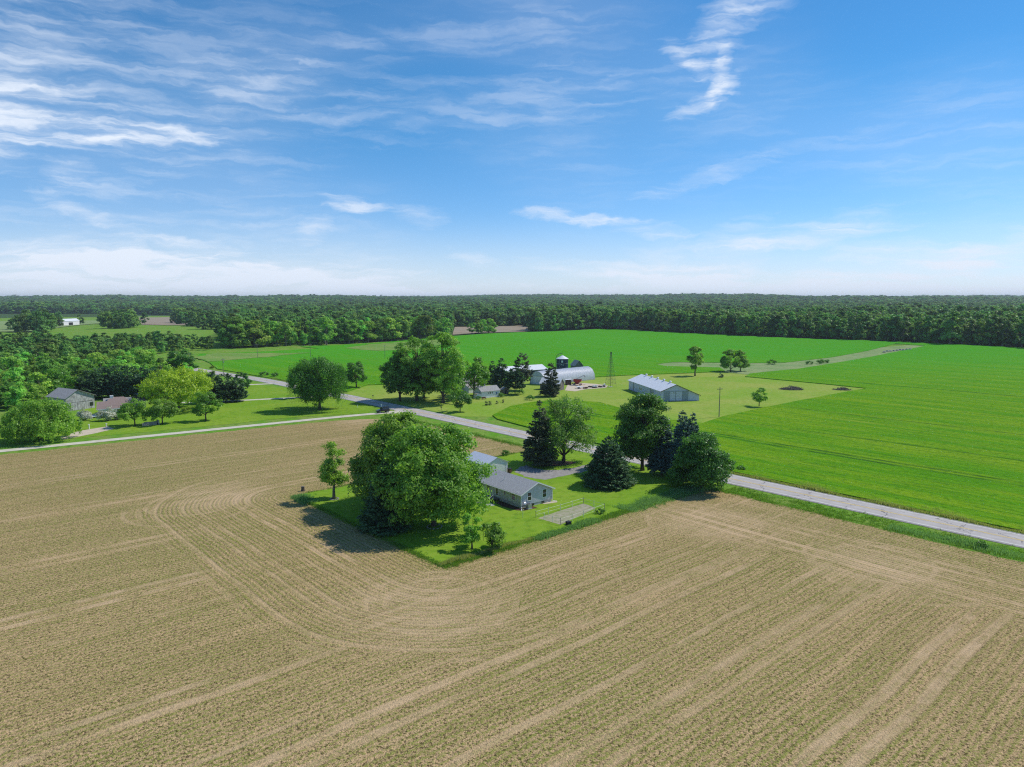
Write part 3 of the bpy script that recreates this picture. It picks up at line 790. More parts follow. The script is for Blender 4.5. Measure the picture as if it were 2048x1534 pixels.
# the farm beyond the road
LM = []
LM.append(tree('farm_maple_tree', 800, 802, *broadleaf_meshes(31, 18.4, 8.6, 2.6, 16000, .33, 36, 'oval'), 'leaf_dark', 'leftmost of the big maples in front of the white farmhouse', 'big maples before the farmhouse'))
LM.append(tree('farm_maple_tree', 834, 802, *broadleaf_meshes(32, 24.6, 9.8, 2.6, 21000, .33, 42, 'oval'), 'leaf_maple', 'second big maple from the left in front of the white farmhouse', 'big maples before the farmhouse'))
LM.append(tree('farm_maple_tree', 886, 806, *broadleaf_meshes(33, 26.6, 9.6, 2.0, 22000, .33, 44, 'oval'), 'leaf_maple', 'tallest of the big maples in front of the white farmhouse', 'big maples before the farmhouse'))
at(LM[0], 848, 797, 'shorter maple half hidden between the tall maples before the farmhouse', 'big maples before the farmhouse', 1.3, .95)
LM.append(tree('farm_maple_tree', 948, 791, *broadleaf_meshes(34, 14.9, 7.2, 2.4, 9000, .34, 22, 'round'), 'leaf_bright', 'round maple leaning over the small white cottage roof'))
ST = tree('small_tree', 920, 823, *broadleaf_meshes(35, 6.8, 4.2, 1.5, 4200, .26, 12, 'round'), 'leaf_dark', 'small dark round tree on the grass between the road and the farm maples')
at(ST, 905, 800, 'low leafy tree behind the small dark round tree by the farmhouse', None, 2.2, 1.25)
FS = tree('spruce_tree', 1003, 777, *conifer_meshes(41, 13.0, 4.3, .6, 7500, droop=.2, power=.75, ln=.95), 'needle_dark', 'dense dark spruce right of the small white cottage')
at(FS, 985, 768, 'smaller dark spruce behind the dense spruce by the cottage', None, 1., .8)
tree('pine_tree', 1044, 781, *conifer_meshes(42, 15.6, 4.0, 4.4, 5500, droop=.1, power=.45, ln=1.0, open_=.2), 'needle_brown', 'tall open pine with a bare lower trunk before the long white shed')
tree('pine_tree', 1030, 789, *conifer_meshes(43, 10.6, 4.4, 3.2, 5000, droop=.1, power=.45, ln=1.0), 'needle_dark', 'shorter pine left of the tall open pine, beside the weathered playhouse')
tree('spruce_tree', 1102, 793, *conifer_meshes(44, 13.2, 3.5, 1.6, 6500, droop=.35, power=.55, ln=.95), 'needle_brown', 'lone spruce in front of the arched barn and the weathered wood shed')
# the yard on this side of the road
tree('elm_tree', 640, 819, *broadleaf_meshes(51, 18.6, 10.6, 2.4, 36000, .27, 52, 'vase', droop=4.0, tr=.45), 'leaf_dark', 'big drooping elm on the lawn left of the black car')
tree('lilac_tree', 604, 796, *broadleaf_meshes(52, 12.2, 4.2, .4, 6500, .3, 14, 'dome'), 'leaf_dark', 'dark tree tucked behind the left side of the drooping elm')
RT = tree('round_tree', 713, 776, *broadleaf_meshes(53, 11.5, 5.0, 2.0, 7000, .3, 16, 'round'), 'leaf_dark', 'compact round tree across the road behind the drooping elm')
AR = tree('arborvitae', 480, 774, *broadleaf_meshes(54, 6.9, 2.3, .1, 4200, .22, 10, 'oval', clus=.6), 'leaf_dark', 'left of the two dark evergreen shrubs beside the road', 'evergreen pair by the road', cat='shrub')
at(AR, 495, 777, 'right of the two dark evergreen shrubs beside the road', 'evergreen pair by the road', 2., 1.02)
tree('locust_tree', 358, 820, *broadleaf_meshes(55, 14.6, 12.6, 2.2, 19000, .32, 44, 'dome'), 'leaf_yellow', 'large yellow-green locust spreading right of the brown-roofed house')
YL = tree('locust_tree', 412, 842, *broadleaf_meshes(56, 9.3, 4.8, 1.9, 6000, .26, 16, 'round'), 'leaf_bright', 'smaller yellow-green tree at the right end of the house lawn')
AP = tree('apple_tree', 270, 852, *broadleaf_meshes(57, 8.0, 4.8, 1.7, 6500, .25, 16, 'dome'), 'leaf_maple', 'left of the two low apple trees in front of the brown-roofed house', 'apple trees before the house')
at(AP, 325, 848, 'right of the two low apple trees in front of the brown-roofed house', 'apple trees before the house', 2.5, .97)
tree('willow_tree', 82, 882, *broadleaf_meshes(58, 12.2, 9.5, .2, 22000, .26, 38, 'dome', droop=.8), 'leaf_maple', 'broad bushy tree standing at the left beside the pale sand court')
at(AP, 18, 882, 'low leafy bush at the far left, beside the broad bushy tree', None, .7, .45)
PN = tree('pine_tree', 425, 806, *conifer_meshes(59, 10.8, 5.2, 1.0, 6500, droop=-.05, power=.5, ln=.95), 'needle_dark', 'left of the dark pines right of the yellow-green locust', 'pines by the second drive')
at(PN, 452, 804, 'middle of the dark pines right of the yellow-green locust', 'pines by the second drive', 1., .98)
at(PN, 474, 803, 'right end of the dark pines beyond the yellow-green locust', 'pines by the second drive', 2.4, .8)
for k, (px_, py_, sc) in enumerate(((178,798,1.02),(204,796,1.1),(232,795,1.15),(258,796,1.16),(284,797,1.12),(305,797,1.05))):
    at(PN, px_, py_, ['first', 'second', 'third', 'fourth', 'fifth', 'sixth'][k] + ' dark pine from the left in the row behind the brown-roofed house', 'pine row behind the brown-roofed house', k * 1.7, sc)
at(RT, 365, 756, 'leafy tree beside the road above the yellow-green locust', None, .5, (1.55, 1.55, 1.2))
at(YL, 255, 752, 'bright tree behind the pine row, left', None, 1.2, 1.15)
at(YL, 300, 752, 'bright tree behind the pine row, right', None, 2.8, 1.25)
at(YL, 118, 800, 'light green tree behind the old whitewashed barn', None, .3, 1.3)
at(YL, 160, 775, 'yellowish bushy tree above the old barn roof', None, 3.3, 1.2)
BS = tree('blossom_shrub', 172, 840, *broadleaf_meshes(60, 4.0, 2.6, .1, 2600, .2, 9, 'dome'), 'blossom', 'white flowering shrub at the left corner of the brown-roofed house', 'white flowering shrubs', cat='shrub')
at(BS, 217, 841, 'white flowering shrub before the middle of the brown-roofed house', 'white flowering shrubs', 1.6, 1.15)
at(BS, 232, 840, 'smaller white flowering shrub left of the apple tree', 'white flowering shrubs', 4.6, .8)
# trees in the far mown corner
IS = tree('lone_tree', 1390, 752, *broadleaf_meshes(61, 15.2, 4.8, 2.6, 6500, .33, 16, 'flame'), 'leaf_maple', 'tall lone tree behind the grey pole barn')
PR = tree('round_tree', 1461, 744, *broadleaf_meshes(62, 12.4, 5.6, 1.4, 6500, .33, 16, 'round'), 'leaf_maple', 'left of the two round trees on the weed patch in the crop field')
at(PR, 1481, 742, 'right of the two round trees on the weed patch in the crop field', None, 2.2, .96)
tree('small_tree', 1518, 813, *broadleaf_meshes(63, 6.6, 3.1, 1.6, 3200, .24, 11, 'round'), 'leaf_maple', 'small round tree with a thin trunk alone on the mown corner')
tree('young_spruce', 1442, 755, *conifer_meshes(64, 3.2, 1.1, .1, 900, droop=.2, ln=.5), 'needle_dark', 'tiny dark evergreen on the mown grass behind the utility pole', cat='tree')

# bushes
BU = tree('bush', 1040, 788, *broadleaf_meshes(65, 1.9, 1.7, .05, 700, .18, 7, 'dome'), 'leaf_dark', 'low dark bush beside the pine and the weathered playhouse', 'bushes on the farm lawn', cat='bush')
for px_, py_, sc, lb in ((1088,792,1.15,'dark bush left of the spruce trunk before the wood shed'), (1059,800,1.0,'low bush on the fence line above the crop corner'), (1003,794,.9,'bush at the right end of the small white cottage'),
                         (958,799,.7,'small bush at the left wing of the small white cottage'), (1545,729.5,1.6,'leftmost bush on the weed strip in the crop field'), (1618,729,1.2,'dark bush on the weed strip where it narrows'), (1640,728,1.5,'second dark bush along the weed strip'),
                         (1653,726,1.1,'rightmost dark bush along the weed strip'), (1481,941,.6,'tiny bush at the road edge right of the round maple'), (1012,911,.7,'scrubby bush at the lawn edge behind the white garage'),
                         (1961,1096,.6,'lone weed clump on the verge at the right'), (528,752,1.3,'left bush on the verge across the road'), (549,754,1.2,'right bush on the verge across the road'), (1201,1028,.5,'low bush at the right end of the garden fence')):
    at(BU, px_, py_, lb, 'bushes', random.Random(px_).uniform(0, 6), sc)
hs_ = tree('trimmed_shrub', 973, 811, *broadleaf_meshes(66, 1.5, .62, .02, 420, .15, 5, 'oval', clus=.4), 'needle_brown', 'first of the four small clipped shrubs on the farm lawn', 'clipped shrubs in a row on the farm lawn', cat='shrub')
for k, (px_, py_, sc) in enumerate(((980,810.5,1.), (994,808,.8), (1006,805.5,.8))):
    at(hs_, px_, py_, ['second', 'third', 'last'][k] + ' of the four small clipped shrubs on the farm lawn', 'clipped shrubs in a row on the farm lawn', k, sc)

# ------------------------------------------------------------------ building materials
lapped('siding_grey', (.57, .56, .61), (.51, .50, .55), .13, 2, .014)
lapped('siding_white', (.83, .80, .83), (.76, .73, .76), .14, 2, .012)
lapped('siding_old', (.60, .59, .58), (.20, .19, .185), .2, 0, .01, .9, 0., 2.2)
lapped('siding_tan', (.34, .32, .30), (.28, .265, .25), .14, 2, .012)
lapped('wood_grey', (.22, .20, .18), (.12, .105, .095), .18, 0, .02, .9)
lapped('steel_blue', (.58, .60, .73), (.52, .54, .66), .23, 0, .02, .5)
lapped('steel_blue_dark', (.30, .345, .41), (.25, .29, .35), .23, 2, .02, .5)
lapped('roof_steel', (.78, .79, .80), (.70, .71, .73), .3, 1, .02, .42)
lapped('roof_bluish', (.56, .60, .68), (.50, .54, .61), .3, 1, .02, .45)
plain('shingle_grey', (.45, .455, .465), (.26, .263, .27), 7., .9, bump=.015, bscale=18.)
plain('shingle_brown', (.30, .22, .195), (.22, .165, .145), 4., .9, bump=.02, bscale=16.)
plain('shingle_old', (.38, .365, .36), (.28, .27, .265), 2., .9, bump=.02, bscale=14.)
plain('white_trim', (.80, .80, .78), (.74, .74, .72), 2., .5)
plain('block', (.50, .47, .46), (.42, .39, .385), 3., .9, bump=.01)
plain('concrete', (.46, .45, .43), (.37, .36, .345), 1.6, .9, bump=.01)
plain('deck_wood', (.235, .19, .15), (.16, .13, .105), 3., .85)
plain('timber', (.40, .37, .33), (.29, .265, .235), 3., .9, bump=.02)
plain('pole_wood', (.255, .225, .19), (.18, .155, .13), 4., .9)
plain('galvanised', (.46, .475, .49), (.36, .375, .39), 3., .4, .6)
plain('dark_steel', (.06, .06, .065), (.04, .04, .045), 3., .5, .3)
plain('tower_steel', (.13, .135, .13), (.09, .095, .09), 3., .7, .2)
plain('navy_steel', (.018, .034, .085), (.014, .026, .065), 2., .4)
plain('black_paint', (.012, .012, .014), (.016, .016, .018), 2., .22, spec=.6)
plain('black_plastic', (.02, .02, .022), (.03, .03, .032), 4., .6)
plain('rubber', (.022, .022, .023), (.035, .033, .03), 4., .9)
plain('red_paint', (.36, .035, .028), (.28, .03, .025), 2., .5)
plain('rust', (.17, .085, .05), (.09, .055, .04), 2., .85)
plain('stone', (.36, .345, .33), (.27, .26, .25), 3., .9, bump=.03)
plain('fence_tape', (.72, .73, .60), (.62, .62, .5), 3., .6)
plain('blue_paint', (.05, .12, .42), (.04, .10, .35), 3., .5)
plain('twig', (.21, .18, .15), (.11, .095, .08), 4., .95)
plain('quonset_steel', (.74, .74, .76), (.66, .66, .68), 1.2, .42)
m_, t_, b_ = principled('glass'); b_.inputs['Base Color'].default_value = (.022, .026, .03, 1); b_.inputs['Roughness'].default_value = .06; b_.inputs['Specular IOR Level'].default_value = .7
MATS['glass'] = m_

def wallM(origin, u, n):
    """matrix whose x runs along a wall, y points out of it, z up"""
    u = Vector((u[0], u[1], 0)).normalized(); n = Vector((n[0], n[1], 0)).normalized()
    M = Matrix(((u.x, n.x, 0, origin[0]), (u.y, n.y, 0, origin[1]), (0, 0, 1, origin[2] if len(origin) > 2 else 0), (0, 0, 0, 1)))
    return M
def window(parent, M, u, z, wd, ht, frame='white_trim', t=.11, split=True, name='window'):
    mb = MB()
    for a, b, c, d in ((u - t, u, z - t, z + ht + t), (u + wd, u + wd + t, z - t, z + ht + t), (u, u + wd, z - t, z), (u, u + wd, z + ht, z + ht + t)):
        mb.box(a, b, .0, .05, c, d, M)
    if split: mb.box(u, u + wd, .0, .042, z + ht * .5 - .03, z + ht * .5 + .03, M)
    wdw = mb.build(name, frame, parent)
    for a, b in (((z, z + ht * .5 - .03), (z + ht * .5 + .03, z + ht)) if split else ((z, z + ht),)):
        MB().box(u, u + wd, .004, .018, a, b, M).build('pane', 'glass', wdw)
    return wdw
def panel(parent, M, u0, u1, z0, z1, mat, name='door', d=.05, d0=.0):
    return MB().box(u0, u1, d0, d, z0, z1, M).build(name, mat, parent)
def gable(root, W_, L, eave, ridge, wallmat, roofmat, over=.35, t=.14, found=None, rx=None, eave2=None, z0=0.):
    rx = W_ / 2 if rx is None else rx; e2 = eave if eave2 is None else eave2
    MB().prism([(0, z0), (W_, z0), (W_, e2), (rx, ridge), (0, eave)], 0, L).build('wall', wallmat, root)
    s1 = (ridge - eave) / rx; s2 = (ridge - e2) / (W_ - rx); u = .006
    rf = MB().prism([(-over, eave - over * s1 + u), (rx, ridge + u), (W_ + over, e2 - over * s2 + u), (W_ + over, e2 - over * s2 + t), (rx, ridge + t), (-over, eave - over * s1 + t)], -over, L + over).build('roof', roofmat, root)
    if found:
        MB().box(.06, W_ - .06, .06, L - .06, -.2, z0 - .004).build('foundation', found, root)
    return rf

# ------------------------------------------------------------------ the grey ranch house
def ranch():
    rz = math.radians(38.5)
    r = empty('ranch_house', (*G(1042.6, 1017.5), 0), rz, 'grey sided ranch house with a grey shingle roof behind the huge maple', 'house')
    W_, L = 7.4, 13.6
    rf = gable(r, W_, L, 2.75, 4.35, 'siding_grey', 'shingle_grey', .42, .12, 'block', z0=.55)
    gl = wallM((0, 0, 0), (1, 0), (0, -1)); lw = wallM((0, 0, 0), (0, 1), (-1, 0))
    for x in (1.5, 5.15): window(r, gl, x, 1.25, .85, 1.45)
    for x in (2.45, 4.9):
        MB().box(x, x + .62, -.004, .03, .12, .5, gl).build('basement_window', 'glass', r)
    window(r, lw, 1.8, 1.2, 1.0, 1.35); window(r, lw, 4.6, 1.55, .55, .95, split=False); window(r, lw, 9.6, 1.3, .95, 1.3); window(r, lw, 11.9, 1.3, .95, 1.3)
    dr = panel(r, lw, 6.85, 7.75, .62, 2.6, 'white_trim', 'door', .05)
    MB().box(7.0, 7.6, .05, .062, 1.0, 2.4, lw).build('pane', 'glass', dr); MB().box(6.93, 6.98, .05, .10, 1.45, 1.6, lw).build('handle', 'dark_steel', dr)
    MB().box(8.45, 8.6, .0, .06, .6, 2.6, lw).build('trim', 'white_trim', r)
    # rake boards, fascia and gutters
    s = (4.35 - 2.75) / 3.7
    for sg, x0 in ((1, -.42), (-1, 7.82)):
        MB().prism([(x0, 2.75 - .42 * s - .10), (3.7, 4.35 - .10), (3.7, 4.35 + .10), (x0, 2.75 - .42 * s + .10)], -.47, -.424).build('rake_board', 'white_trim', r)
    g = MB().box(-.54, -.425, -.42, L + .42, 2.49, 2.63).build('gutter', 'white_trim', r)
    g2 = MB().box(W_ + .425, W_ + .54, -.42, L + .42, 2.49, 2.63).build('gutter', 'white_trim', r)
    MB().tube([(-.48, -.25, 2.5), (-.1, -.12, 2.3), (-.08, -.12, .35), (-.6, -.75, .12), (-1.1, -1.3, .1)], .055, 6).build('downspout', 'white_trim', r)
    MB().tube([(W_ + .48, -.25, 2.5), (W_ + .1, -.1, 2.3), (W_ + .08, -.1, .25), (W_ + .7, -.4, .1)], .055, 6).build('downspout', 'white_trim', r)
    MB().tube([(-.08, .0, .5), (-.08, .0, 2.6)], .06, 4).build('corner_trim', 'white_trim', r)
    MB().tube([(W_ + .02, -.03, .5), (W_ + .02, -.03, 2.6)], .06, 4).build('corner_trim', 'white_trim', r)
    MB().lathe([(.0, .6), (.06, .6), (.06, 0), (.16, -.2)], 8, Matrix.Translation((1.9, 7.4, 3.75))).build('vent_pipe', 'white_trim', rf)
    MB().lathe([(.0, .45), (.05, .45), (.05, 0), (.12, -.2)], 8, Matrix.Translation((2.6, 11., 4.0))).build('vent_pipe', 'dark_steel', rf)
    MB().lathe([(.0, .3), (.05, .3), (.05, 0), (.12, -.2)], 8, Matrix.Translation((-.15, .9, 2.75))).build('vent_pipe', 'white_trim', rf)
    # porch landing and steps, each tread its own board
    pr = MB().box(-1.5, -.02, 6.5, 8.5, .50, .58).build('porch', 'deck_wood', r)
    for k in range(3):
        MB().box(-1.5 - .3 * (k + 1), -1.5 - .3 * k, 6.7, 8.3, .40 - .16 * k, .46 - .16 * k).build('step', 'deck_wood', pr)
    for y in (6.6, 8.4):
        MB().tube([(-1.45, y, .5), (-1.45, y, 1.45), (-2.3, y, .85), (-2.3, y, .0)], .045, 5).build('handrail', 'white_trim', pr)
        for xk in (-1.4, -.75, -.1): MB().box(xk - .05, xk + .05, y - .05, y + .05, -.1, .5).build('post', 'deck_wood', pr)
    # things that stand by the wall
    M = r.matrix_basis.copy() if False else Matrix.Translation(r.location) @ Matrix.Rotation(rz, 4, 'Z')
    def by(name, x, y, label, cat, z=0.):
        p = M @ Vector((x, y, z)); return empty(name, p, rz, label, cat)
    a = by('air_conditioner', 1.05, -.85, 'grey air conditioner box standing by the gable wall of the grey house', 'air conditioner', .06)
    MB().box(-.4, .4, -.4, .4, .08, .85).build('casing', 'galvanised', a); MB().lathe([(.0, .90), (.33, .88), (.33, .85)], 14).build('fan_grille', 'dark_steel', a); MB().box(-.5, .5, -.5, .5, -.1, .08).build('pad', 'concrete', a)
    d = by('satellite_dish', .38, -.5, 'pale satellite dish beside the corner downspout of the grey house', 'satellite dish', .05)
    MB().lathe([(.0, -.04), (.2, -.02), (.36, .06), (.36, .075), (.0, .0)], 16, Matrix.Translation((0, -.1, .95)) @ Matrix.Rotation(math.radians(62), 4, 'X')).build('dish', 'galvanised', d, True)
    MB().tube([(0, 0, -.1), (0, 0, .95)], .035, 6).build('mast', 'galvanised', d)
    p = lambda x, y: tuple((M @ Vector((x, y, 0)))[:2])
    sheet('foundation_bed', [p(0, -.05), p(-.05, 6.3), p(-1.5, 5.9), p(-1.9, 3.), p(-1.4, -.4), p(-.4, -1.4), p(2.6, -1.5), p(2.6, -.05)], .065, 'mulch', follow=False)
    sheet('foundation_bed.001', [p(5.0, -.05), p(W_ + .1, -.05), p(W_ + 1.1, -.2), p(W_ + .5, -1.1), p(5.2, -.6)], .065, 'sand', follow=False)
    sheet('walkway', [p(-2.3, 6.2), p(-2.35, 10.8), p(-4.6, 11.2), p(-4.4, 6.9), p(-3.3, 4.6), p(-2.4, 4.6)], .07, 'concrete', follow=False)
ranch()

def garage():
    rz = math.radians(38.)
    x1, y1 = G(1015.3, 923.6, 2.4)
    r = empty('garage', (x1 - 6. * math.cos(rz), y1 - 6. * math.sin(rz), 0), rz, 'white detached garage with a pale metal roof behind the grey house', 'garage')
    gable(r, 6., 8.2, 2.45, 3.75, 'siding_white', 'roof_bluish', .22, .08)
    gl = wallM((0, 0, 0), (1, 0), (0, -1))
    dr = panel(r, gl, 2.75, 5.35, .02, 2.1, 'siding_white', 'garage_door', .04)
    for k in range(4): MB().box(2.8, 5.3, .04, .055, .06 + .52 * k, .50 + .52 * k, gl).build('panel', 'white_trim', dr)
    MB().box(2.6, 2.7, 0, .06, 0, 2.25, gl).box(5.4, 5.5, 0, .06, 0, 2.25, gl).box(2.7, 5.4, 0, .06, 2.14, 2.25, gl).build('door_trim', 'white_trim', r)
    M = Matrix.Translation(r.location) @ Matrix.Rotation(rz, 4, 'Z')
    p = M @ Vector((6.0, -.75, 0))
    b = empty('trash_cart', p, rz, 'dark wheeled cart at the right corner of the white garage', 'cart')
    MB().prism([(-.3, .15), (.3, .15), (.36, 1.0), (-.36, 1.0)], -.35, .35).build('bin', 'rust', b); MB().box(-.4, .4, -.4, .4, 1.0, 1.08).build('lid', 'black_plastic', b)
    for s in (-1, 1): MB().tube([(s * .3, .36, .15), (s * .36, .36, .15)], .14, 10).build('wheel', 'rubber', b)
garage()

# ------------------------------------------------------------------ grey pole barn
def polebarn():
    rz = math.radians(9.5); W_, L = 15., 37.
    r = empty('pole_barn', (*G(1322, 803.5), 0), rz, 'long blue-grey pole barn with a white metal roof on the mown yard', 'barn')
    rf = gable(r, W_, L, 4.0, 6.3, 'steel_blue', 'roof_steel', .45, .1, rx=5.7, eave2=2.25)
    s1 = (6.3 - 4.0) / 5.7; s2 = (6.3 - 2.25) / 9.3
    MB().prism([(-.45, 4 - .45 * s1 - .12), (5.7, 6.3 - .12), (15.45, 2.25 - .45 * s2 - .12), (15.45, 2.25 - .45 * s2 + .09), (5.7, 6.3 + .09), (-.45, 4 - .45 * s1 + .09)], -.52, -.455).build('rake_trim', 'dark_steel', r)
    gl = wallM((0, 0, 0), (1, 0), (0, -1)); lw = wallM((0, 0, 0), (0, 1), (-1, 0))
    MB().box(.9, 10.8, .0, .14, 3.72, 3.92, gl).build('door_track', 'steel_blue_dark', r)
    for u0, u1, mt in ((1.0, 3.15, 'steel_blue_dark'), (3.3, 5.65, 'steel_blue'), (5.72, 8.25, 'steel_blue'), (8.4, 10.6, 'steel_blue_dark')):
        d = panel(r, gl, u0, u1, .25, 3.7, mt, 'sliding_door', .10)
        for k in range(5): MB().box(u0 + .02, u1 - .02, .10, .125, .35 + k * .68, .40 + k * .68, gl).build('rail', 'steel_blue_dark', d)
        for uu in (u0 + .03, u1 - .10): MB().box(uu, uu + .07, .10, .128, .25, 3.7, gl).build('stile', 'steel_blue_dark', d)
    MB().box(4.75, 4.95, .128, .2, 3.25, 3.45, gl).build('lamp', 'dark_steel', r)
    d = panel(r, lw, 7.2, 10.6, .25, 3.3, 'steel_blue_dark', 'sliding_door', .08)
    for y in (10.9, 30.6): MB().box(y, y + .15, 0, .09, .1, 3.75, lw).build('batten', 'dark_steel', r)
    window(r, lw, 21., 1.5, 1.5, 1.1, t=.28, split=False); window(r, lw, 23.4, 1.5, .6, 1.1, t=.2, split=False)
    MB().box(-.1, W_ + .1, -.12, -.004, -.1, .22).box(-.12, -.004, 0, L, -.1, .22).build('skirt_board', 'timber', r)
    MB().box(.0, .16, .0, .06, .22, 3.8, gl).build('corner_trim', 'roof_bluish', r)
    for y in (5.5, 12., 18.5, 25., 31.5):
        MB().lathe([(.32, -.25), (.30, .25), (.55, .28), (.5, .5), (.25, .68), (0, .72)], 12, Matrix.Translation((5.7, y, 6.45))).build('roof_vent', 'roof_steel', rf, True)
    # small shelter before the long side
    p = G(1284, 800.5)
    sh = empty('animal_shelter', (*p, 0), rz + .15, 'small open shelter with a pale slab roof by the long wall of the pole barn', 'shelter')
    MB().box(-1.8, 1.8, -1.1, 1.1, 1.75, 1.95).build('roof', 'roof_steel', sh)
    for k, x in enumerate((-1.55, 0., 1.55)):
        MB().box(x - .12, x + .12, -.95, -.75, -.1, 1.75).build('post', 'timber', sh); MB().box(x - .12, x + .12, .75, .95, -.1, 1.75).build('post', 'timber', sh)
    MB().box(-1.55, 1.55, .8, .86, 0, 1.7).build('back_wall', 'wood_grey', sh)
polebarn()

# ------------------------------------------------------------------ farmstead
def quonset():
    r = empty('arched_barn', (11.3, 315.6, 0), math.radians(-47), 'arched ribbed steel barn with a pale front wall on the farm', 'barn')
    hw, hh, L = 4.75, 6.0, 34.
    def arc(n, k=1.): return [(hw * k * math.cos(math.pi * (1 - i / n)) , .55 + (hh - .55) * k * math.sin(math.pi * (1 - i / n)) ** .92) for i in range(n + 1)]
    n = 26; ny = 272
    vs = []; fs = []
    for j in range(ny + 1):
        k = 1. + .011 * (1 if (j // 2) % 2 else -1)
        vs += [(x, j * L / ny, z) for x, z in arc(n, k)]
    for j in range(ny):
        for i in range(n): a = j * (n + 1) + i; fs.append((a, a + 1, a + n + 2, a + n + 1))
    MB().add(vs, fs).build('roof', 'quonset_steel', r)
    for y0, y1 in ((.25, .31), (L - .31, L - .25)):
        MB().prism([(-hw * .97, 0)] + arc(n, .972) + [(hw * .97, 0)], y0, y1).build('end_wall', 'roof_bluish', r)
    M = wallM((0, .25, 0), (1, 0), (0, -1))
    for u0, u1 in ((-2.6, -.04), (.04, 2.6)):
        d = panel(r, M, u0, u1, .15, 3.7, 'siding_white', 'door', .06); MB().box(u0 + .1, u1 - .1, .06, .09, 1.9, 2.05, M).build('rail', 'roof_bluish', d)
    MB().box(-2.8, 2.8, 0, .1, 3.72, 3.9, M).build('door_track', 'galvanised', r)
    for s in (-1, 1): MB().box(s * hw - .12, s * hw + .12, 0, L, -.1, .56).build('foundation', 'concrete', r)
quonset()
def grainbin():
    r = empty('grain_bin', (25.8, 363.5, 0), 0, 'dark blue grain bin with a white cone roof behind the arched barn', 'grain bin')
    prof = []
    for k in range(40): prof.append((3.02 + (.02 if k % 2 else -.02), k * 7.7 / 39))
    MB().lathe(prof, 32).build('wall', 'navy_steel', r, True)
    MB().lathe([(3.2, 7.62), (3.18, 7.72), (.5, 9.2), (.5, 9.35), (0, 9.4)], 32).build('roof', 'roof_steel', r)
    MB().lathe([(3.06, 3.0), (3.08, 3.06), (3.06, 3.12)], 32).build('band', 'galvanised', r); MB().lathe([(3.06, 5.2), (3.08, 5.26), (3.06, 5.3)], 32).build('band', 'galvanised', r)
    MB().tube([(-3.3, -.6, 0), (-3.35, -.6, 7.8), (-2.7, -.5, 9.4), (-1.2, -.2, 10.3), (0, 0, 10.2)], .12, 6).build('fill_pipe', 'dark_steel', r)
    a = [math.radians(252 + k) for k in (-10, 0, 10)]
    lad = MB()
    for k in (-1, 1): lad.tube([(-1.6 + .2 * k, -2.72, .5), (-1.6 + .2 * k, -2.72, 7.9)], .03, 4)
    for k in range(24): lad.tube([(-1.8, -2.72, .7 + k * .3), (-1.4, -2.72, .7 + k * .3)], .018, 4)
    lad.build('ladder', 'galvanised', r)
    for (u0, u1, z0, z1) in ((-.7, .15, 5.9, 6.9), (-1.0, -.5, 4.6, 4.9), (-.35, .55, 4.55, 4.75)):
        MB().add([(x, -math.sqrt(3.09 ** 2 - x * x), z) for x, z in ((u0, z0), ((u0 + u1) / 2, z0), (u1, z0), (u1, z1), ((u0 + u1) / 2, z1), (u0, z1))], [(0, 1, 4, 5), (1, 2, 3, 4)]).build('marking', 'white_trim', r)
grainbin()
def longshed():
    a = G(1008, 743.5, 3.3); b = G(1094, 737.8, 3.3)
    ang = math.atan2(b[1] - a[1], b[0] - a[0]); L = math.hypot(b[0] - a[0], b[1] - a[1])
    W_ = 9.5
    r = empty('long_shed', (a[0] - W_ * math.sin(ang), a[1] + W_ * math.cos(ang), 0), ang - math.pi / 2, 'long low shed with a white metal roof behind the pines on the farm', 'shed')
    gable(r, W_, L, 3.3, 5.2, 'wood_grey', 'roof_steel', .4, .1)
    M = wallM((W_, 0, 0), (0, 1), (1, 0))
    k = 0
    while 1. + k * 4.6 + 3.4 < L: panel(r, M, 1. + k * 4.6, 4.4 + k * 4.6, .05, 2.7, 'black_plastic', 'opening', .03); k += 1
longshed()
